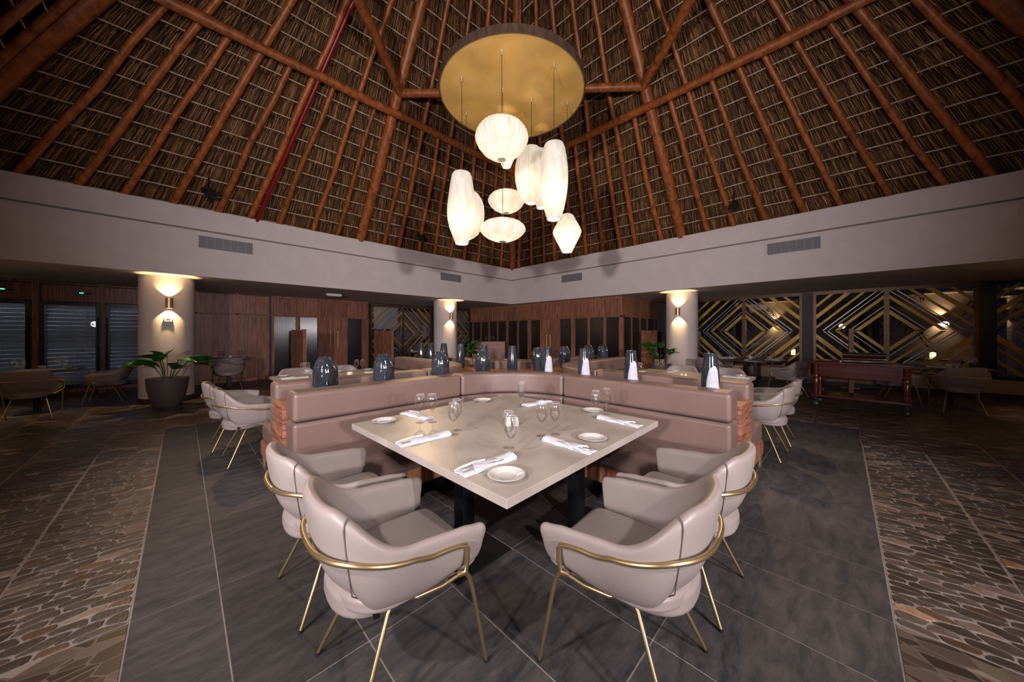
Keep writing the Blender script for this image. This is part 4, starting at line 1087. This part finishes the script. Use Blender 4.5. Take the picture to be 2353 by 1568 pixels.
# ================================================================== PENDANT CLUSTER
DZ = 4.69; DC = (3.25, 3.25)
dsc = thing('ceiling_disc', 'large round gold disc hanging under the thatched roof with the pendants', 'ceiling disc', (DC[0], DC[1], DZ))
MB().lathe([(0, 0), (.985, 0), (.985, .012), (0, .012)], 96).build('gold_panel', 'disc', dsc, smooth=30)
MB().lathe([(.985, -.012), (1.0, -.012), (1.0, .085), (.985, .085), (.985, -.012)], 96).build('rim', 'darkwood', dsc, smooth=30)
MB().lathe([(0, .013), (.985, .013), (.985, .08), (0, .08)], 64).build('back', 'darkwood', dsc, smooth=30)
for k in range(3):
    a = R(30 + 120 * k); p = (.7 * math.cos(a), .7 * math.sin(a)); MB().tube([(p[0], p[1], .08), (p[0] * .25, p[1] * .25, 6.2)], .006, 6).build('suspension_wire', 'cable', dsc)
def pendant(label, x, y, zt, zb, Rm, kind):
    t = thing('pendant_lamp', label, 'pendant lamp', (x, y, zb)); H = zt - zb
    ribs = 30
    if kind == 'saucer':
        pr = [(.16, 0.0), (.42, .06), (.70, .19), (.90, .36), (.99, .50), (1.0, .56), (.95, .68), (.80, .82), (.55, .93), (.30, .985), (.14, 1.0)]
    elif kind == 'bottle':
        pr = [(.44, 0), (.50, .04), (.66, .12), (.84, .22), (.96, .33), (1, .43), (.97, .55), (.88, .70), (.78, .84), (.70, .94), (.60, .985), (.40, 1)]
    elif kind == 'barrel':
        pr = [(.50, 0), (.56, .04), (.72, .14), (.87, .28), (.97, .42), (1, .54), (.98, .66), (.90, .80), (.79, .92), (.66, .985), (.40, 1)]
    elif kind == 'egg':
        pr = [(.30, 0), (.42, .02), (.66, .10), (.86, .24), (.97, .40), (1, .54), (.97, .68), (.86, .82), (.68, .93), (.46, .99), (.25, 1)]
    elif kind == 'diamond':
        pr = [(.36, 0), (.42, .05), (.58, .18), (.80, .34), (.96, .46), (1, .52), (.95, .59), (.76, .73), (.56, .87), (.46, .95), (.34, .99), (.2, 1)]
    else:
        pr = [(.34, 0), (.40, .06), (.48, .16), (.62, .28), (.85, .42), (1, .58), (.97, .72), (.80, .88), (.50, .98), (.25, 1)]
    # finer profile
    fine = []
    for (r0, z0), (r1, z1) in zip(pr, pr[1:]):
        for k in range(3): fine.append((r0 + (r1 - r0) * k / 3, z0 + (z1 - z0) * k / 3))
    fine.append(pr[-1])
    prof = [(r * Rm, z * H) for r, z in fine]
    amp = .045 if kind == 'saucer' else .022
    fn = lambda r, z, a: r * (1 - amp * (1 - abs(math.cos(a * ribs / 2))) * min(1, r / (Rm * .4)))
    MB().lathe(prof, 180, fn=fn).build('shade', 'paper', t, smooth=60)
    r0 = pr[0][0] * Rm
    if kind == 'saucer': MB().lathe([(0, .002), (r0 * .99, .002), (r0 * .99, -.004), (0, -.004)], 32).build('bottom_cap', 'cap', t, smooth=40)
    else: MB().lathe([(r0 * 1.03, .004), (r0 * 1.03, -.004), (r0 * .93, -.004), (r0 * .93, .004), (r0 * 1.03, .004)], 32).build('bottom_ring', 'paper', t, smooth=40)
    rt_ = pr[-1][0] * Rm
    MB().tube([(-rt_, 0, H - .003), (rt_, 0, H - .003)], .004, 6).tube([(0, -rt_, H - .003), (0, rt_, H - .003)], .004, 6).build('top_spider', 'cable', t)
    MB().tube([(0, 0, H), (0, 0, DZ - zb)], .0035, 6).build('cable', 'cable', t)
    MB().lathe([(.0, DZ - zb - .05), (.008, DZ - zb - .05), (.009, DZ - zb - .004), (.016, DZ - zb - .002), (.016, DZ - zb), (0, DZ - zb)], 12).build('ceiling_hook', 'steel', t, smooth=40)
    lamp('POINT', 'pendant_bulb', (0, 0, H * (.32 if kind != 'saucer' else .42)), PENDANT_W, (1, .78, .50), t, shadow_soft_size=.05)
    return t
pendant('large ribbed saucer pendant, topmost of the cluster', 2.637, 2.806, 3.871, 3.414, .312, 'saucer')
pendant('pendant peeking out under the topmost saucer', 3.39, 3.504, 4.30, 3.853, .19, 'pear')
pendant('tall bottle shaped pendant at the left of the cluster', 2.549, 3.467, 3.459, 2.543, .187, 'bottle')
pendant('rounded pendant half hidden behind the left bottle shape', 2.99, 3.958, 3.50, 2.80, .275, 'egg')
pendant('smaller saucer pendant in the middle behind a cable', 3.72, 3.85, 3.697, 3.345, .300, 'saucer')
pendant('lowest wide saucer pendant of the cluster', 3.058, 3.236, 2.92, 2.625, .312, 'saucer')
pendant('fat egg shaped pendant right of the middle', 3.461, 3.077, 3.988, 3.212, .232, 'egg')
pendant('pendant mostly hidden between egg and barrel shapes', 4.071, 3.405, 4.327, 3.40, .17, 'bottle')
pendant('tall barrel shaped pendant at the right of the cluster', 3.222, 2.493, 3.713, 2.785, .172, 'barrel')
pendant('diamond shaped pendant, lowest on the right', 3.872, 2.763, 3.078, 2.545, .203, 'diamond')

# ================================================================== PLANTS
def leaf_mesh(L, Wd, bend):
    rings = []
    for i in range(11):
        k = i / 10; w = Wd * (math.sin(math.pi * k ** .75)) ** .8 if 0 < i < 10 else .003
        x = L * k; z = -bend * k * k
        rings.append([(x, s * w / 2, z + .16 * w * abs(s) ** 1.5 + .006 * math.sin(12 * k + 3 * s)) for s in (-1, -.6, -.25, 0, .25, .6, 1)])
    return MB().loft(rings, closed=False)
def plant(label, x, y, seed, away, n=13, big=1.0):
    r = random.Random(seed)
    t = thing('potted_plant', label, 'plant', (x, y, 0))
    MB().lathe([(0, 0), (.165, 0), (.185, .02), (.24, .16), (.275, .33), (.292, .50), (.295, .54), (.280, .54), (.268, .46), (0, .46)], 48).build('pot', 'pot', t, smooth=40)
    MB().lathe([(0, .475), (.27, .47)], 30).build('soil', 'soil', t)
    for k in range(n):
        az = R(away) + R(212) * ((k * 5 % n) / (n - 1) - .5) + r.uniform(-.15, .15); el = R(r.uniform(52, 72)) if k % 3 else R(r.uniform(72, 86)); ln = r.uniform(.36, .54) * big if k % 4 else r.uniform(.2, .3)
        b = Vector((.04 * math.cos(az), .04 * math.sin(az), .47)); d = Vector((math.cos(az) * math.cos(el), math.sin(az) * math.cos(el), math.sin(el)))
        e = b + d * ln + Vector((0, 0, .03))
        MB().tube([b, b.lerp(e, .5) + Vector((0, 0, .02)), e], [.007, .006, .005], 6).build('stalk', 'stem', t, smooth=60)
        lf = leaf_mesh(r.uniform(.30, .38) * big, r.uniform(.18, .24) * big, r.uniform(.06, .16)).build('leaf', 'leaf', t, smooth=80)
        md = lf.modifiers.new('thick', 'SOLIDIFY'); md.thickness = .002
        lf.location = e; lf.rotation_euler = (r.uniform(-.6, .6), -R(r.uniform(5, 58)), az + r.uniform(-.15, .15))
    return t
plant('broad leaved green plant in a taupe bowl pot before the left pillar', -.20, 9.06, 4, -90)
plant('broad leaved green plant in a taupe bowl pot beside the far middle pillar', 6.98, 9.22, 9, -60)
plant('broad leaved green plant in a taupe bowl pot beside the right pillar', 9.38, 3.55, 15, 155)

# ================================================================== CHEVRON SCREENS
def screen(label, x, y, rz, ln=1.25, h=1.49):
    """local: plane x=0, spans y from 0 to ln; strips on both faces"""
    t = thing('chevron_screen', label, 'screen', (x, y, 0), rz)
    bx('core', 'wood', t, -.018, .03, .03, .018, ln - .03, h - .02)
    for y0, y1 in ((0, .05), (ln - .05, ln)): bx('post', 'woodh', t, -.04, y0, 0, .04, y1, h)
    bx('foot', 'woodh', t, -.17, .0, 0, .17, .06, .03); bx('foot', 'woodh', t, -.17, ln - .06, 0, .17, ln, .03)
    hwid = (ln - .10) / 2; rows = 2; rh = (h - .06) / rows
    for fs in (-1, 1):
        for rI in range(rows):
            for s in (-1, 1):
                for q in range(9):
                    d = .06 + q * .145
                    P = [(0, 0), (hwid, 0), (hwid, rh), (0, rh)]
                    P = clip(P, -1.35, -1, -d); P = clip(P, 1.35, 1, d + .115) if len(P) > 2 else P
                    if len(P) < 3: continue
                    zz = (lambda z: .04 + z + rh) if rI else (lambda z: .04 + rh - z)
                    dep = .018 + (.012 if q % 2 else .022)
                    v0 = [(fs * dep, ln / 2 + s * p, zz(z)) for p, z in P]; v1 = [(fs * .017, b, c) for _, b, c in v0]; n = len(P)
                    MB().add(v0 + v1, [tuple(range(n)), tuple(range(2 * n - 1, n - 1, -1))] + [(i, (i + 1) % n, n + (i + 1) % n, n + i) for i in range(n)]).build('chevron_slat', 'wood', t)
    return t
screen('walnut chevron screen standing before the smoked glass cupboard', 2.15, 9.45, 0)
screen('walnut chevron screen standing before the left lattice window', 4.42, 9.45, 0)
screen('walnut chevron screen seen edge on behind the buffet trolley', 10.75, -.16, R(-90), 1.2)
screen('walnut chevron screen by the corner of the walnut room', 10.6, 4.15, R(90), 1.0)

# ================================================================== BUFFET TROLLEY
tr = thing('buffet_trolley', 'dark red mahogany buffet trolley on castors in front of the lattice windows', 'trolley', (8.75, -.22, 0), R(-4))
# local: length along y (-.56..+.56), depth along x (-.27..+.27)
bx('top', 'cart', tr, -.32, -.64, .82, .32, .62, .855, bevel=.008); bx('top_moulding', 'cart', tr, -.30, -.615, .80, .30, .595, .82, bevel=.006)
bx('apron', 'cart', tr, -.26, -.55, .62, .26, .53, .80); bx('apron_panel', 'cart', tr, -.268, -.47, .655, -.258, .45, .765, bevel=.004); bx('under_rail', 'cart', tr, -.25, -.5, .575, .25, .48, .62)
bx('lower_shelf', 'cart', tr, -.32, -.62, .195, .32, .60, .235, bevel=.008)
for x in (-.25, .25):
    for y in (-.565, .545):
        MB().lathe([(0, .235), (.034, .235), (.036, .28), (.040, .40), (.046, .52), (.038, .54), (.048, .56), (.048, .58), (.040, .60), (.044, .62), (.044, .80), (0, .80)], 16, (x, y, 0)).build('leg', 'cart', tr, smooth=50)
        c = MB().lathe([(0, -.016), (.052, -.016), (.062, -.010), (.062, .010), (.052, .016), (0, .016)], 22).build('castor_wheel', 'rubber', tr, smooth=50, loc=(x, y, .062)); c.rotation_euler = (0, R(90), R(35))
        MB().box(x - .022, y - .022, .118, x + .022, y + .022, .195).build('castor_block', 'plastic', tr)
        MB().lathe([(0, -.018), (.024, -.018), (.024, .018), (0, .018)], 14).build('castor_hub', 'steel', tr, loc=(x, y, .062)).rotation_euler = (0, R(90), R(35))
bx('side_flap', 'cart', tr, -.26, .62, .60, .26, .635, .83, bevel=.004)
dish = thing('chafing_dish', 'polished metal chafing dish with roll top lid on the buffet trolley', 'chafing dish', (8.75, -.30, .8555), R(-4))
bx('pan', 'chrome', dish, -.20, -.27, 0, .20, .29, .05, bevel=.012)
rings = []
for i in range(13):
    a = math.pi * i / 12; rings.append([(-.18 * math.cos(a), y, .05 + .13 * math.sin(a)) for y in (-.262, -.255, .275, .282)])
lid = MB().loft(rings, closed=False).build('roll_top_lid', 'chrome', dish, smooth=60)
lid.modifiers.new('thick', 'SOLIDIFY').thickness = .004
for y in (-.26, .28):
    n = 12; MB().add([(-.18 * math.cos(math.pi * i / n), y, .05 + .13 * math.sin(math.pi * i / n)) for i in range(n + 1)], [tuple(range(n + 1))]).build('lid_end', 'chrome', dish)
    MB().tube([(-.183 * math.cos(math.pi * i / n), y, .05 + .134 * math.sin(math.pi * i / n)) for i in range(n + 1)], .006, 6).build('lid_rim', 'brass', dish, smooth=60)
tag(MB().box(-.2, -.16, 0, .2, .16, .02).build('serving_tray', 'chrome', bevel=.006, loc=(8.77, .20, .8555), rz=R(-4)), 'flat steel serving tray beside the chafing dish on the trolley', 'tray')

# ================================================================== WAITER STATION
st = thing('waiter_station', 'walnut waiter station cabinet behind the farthest booth', 'cabinet', (8.3, 9.55, 0), R(-45))
bx('body', 'wood', st, -.62, -.25, .04, .62, .25, 1.05)
for k in range(2): bx('door', 'woodh', st, -.60 + k * .605, -.268, .10, -.005 + k * .605, -.248, .78, bevel=.004)
for k in range(2): bx('drawer', 'woodh', st, -.60 + k * .605, -.268, .80, -.005 + k * .605, -.248, 1.03, bevel=.004)
bx('top', 'woodh', st, -.64, -.27, 1.05, .64, .27, 1.08, bevel=.004)
setting('the waiter station', 8.3, 9.55, 1.08, [('g', -.1, -.12, 0), ('g', -.02, -.16, 0), ('g', .06, -.2, 0), ('g', -.14, .0, 0)])

# ================================================================== OUTSIDE THE WINDOWS
gr = tag(MB().box(XE + .15, -30, -.25, 45, 30, -.12).box(-12, YN + .7, -.25, XE + .15, 40, -.12).build('floor', 'earth'), kind='structure')
hs = thing('garden_building', 'low pale garden building with lit wall beyond the lattice windows', 'building', (27, -8, -.12))
bx('wall', 'outwall', hs, 0, -14, 0, .4, 16, 3.6); bx('roof_slab', 'outwall', hs, -1.6, -14.5, 3.5, 4, 16.5, 3.9)
for y in (-9, -3, 3, 9): bx('pier', 'outwall', hs, -1.4, y - .3, 0, -.9, y + .3, 3.5)
def out_sconce(x, y, z, k):
    t = thing('garden_sconce', 'small warm wall lamp on the garden building, %s' % k, 'sconce', (x, y, z))
    MB().lathe([(.05, -.12), (.055, -.12), (.055, .12), (.05, .12), (.05, -.12)], 16).build('shade', 'brass', t, smooth=40)
    for s in (-1, 1): lamp('SPOT', 'garden_lamp', (0, 0, s * .06), 70, (1, .66, .32), t, aim=(.12, 0, s), spot_size=R(95), spot_blend=.4, shadow_soft_size=.03)
for k, (y, l) in enumerate(((-15, 'rightmost'), (-9.5, 'second from the right'), (-3.5, 'middle'), (3, 'left'))): out_sconce(26.85, y, 2.1, l)
def palm(x, y, h, seed, l):
    r = random.Random(seed); t = thing('palm_tree', 'dark palm tree in the garden, ' + l, 'palm tree', (x, y, -.12), 0, 'garden palms')
    MB().tube([(0, 0, 0), (.1, .05, h * .5), (.05, .15, h)], [.16, .11, .10], 10).build('trunk', 'trunk', t, smooth=60)
    for k in range(14):
        az = 2 * math.pi * k / 14 + r.uniform(-.2, .2); ln = r.uniform(1.3, 2.0); up = r.uniform(.1, .9)
        m = MB(); pts = [Vector((.05 + math.cos(az) * ln * q, .15 + math.sin(az) * ln * q, h + up * q * 1.2 - 1.6 * q * q)) for q in [i / 9 for i in range(10)]]
        m.tube(pts, .012, 4); sd = Vector((-math.sin(az), math.cos(az), 0))
        for i in range(1, 10):
            for s in (-1, 1):
                b = pts[i]; tip = b + sd * s * .42 * (1 - .5 * i / 10) + Vector((math.cos(az) * .15, math.sin(az) * .15, -.22))
                w = (pts[i] - pts[i - 1]) * .16; m.add([b - w, b + w, tip], [(0, 1, 2)])
        m.build('frond', 'palm', t, fixn=False)
for x, y, h, sd, l in ((16.5, -.6, 2.6, 1, 'nearest the second window'), (18.5, -4.6, 3.2, 2, 'at the right before the lit wall'), (19.5, 3.6, 3.0, 3, 'behind the first window'), (19.0, -10.5, 1.0, 4, 'low one at the far right'), (23.5, -1.2, 4.0, 5, 'tall one between the windows'), (20, -7.5, 1.2, 6, 'low one before the rightmost lamp')): palm(x, y, h, sd, l)
# terrace tables with candle lanterns outside
for k, (x, y, l) in enumerate(((15.2, 1.2, 'left'), (15.6, -1.9, 'middle'), (16.4, -4.8, 'right'))):
    t = thing('terrace_table', 'wooden terrace table in the dark garden, %s one' % l, 'table', (x, y, -.12))
    bx('table_top', 'woodtop', t, -.5, -.7, .72, .5, .7, .76)
    for a in (-.42, .42):
        for b in (-.6, .6): bx('leg', 'woodtop', t, a - .04, b - .04, 0, a + .04, b + .04, .72)
    g = thing('garden_lantern', 'glowing garden lantern on the %s terrace table' % l, 'lantern', (x, y, .6405))
    MB().lathe([(0, 0), (.06, 0), (.06, .18), (0, .2)], 14).build('glass', 'outlamp', g, smooth=40); bx('cap', 'black', g, -.065, -.065, .2, .065, .065, .22)
tag(MB().box(5.05, YN + .16, 1.55, 6.0, YN + .18, 2.6).build('roller_blind', 'blind'), 'white roller blind behind the left lattice window', 'blind')
sd = thing('side_building', 'grey service building behind the left lattice window', 'building', (3, 17, -.12)); bx('wall', 'outwall', sd, -6, 0, 0, 10, .4, 3.2); bx('roof_slab', 'outwall', sd, -6.2, -.4, 3.2, 10.2, .8, 3.4)
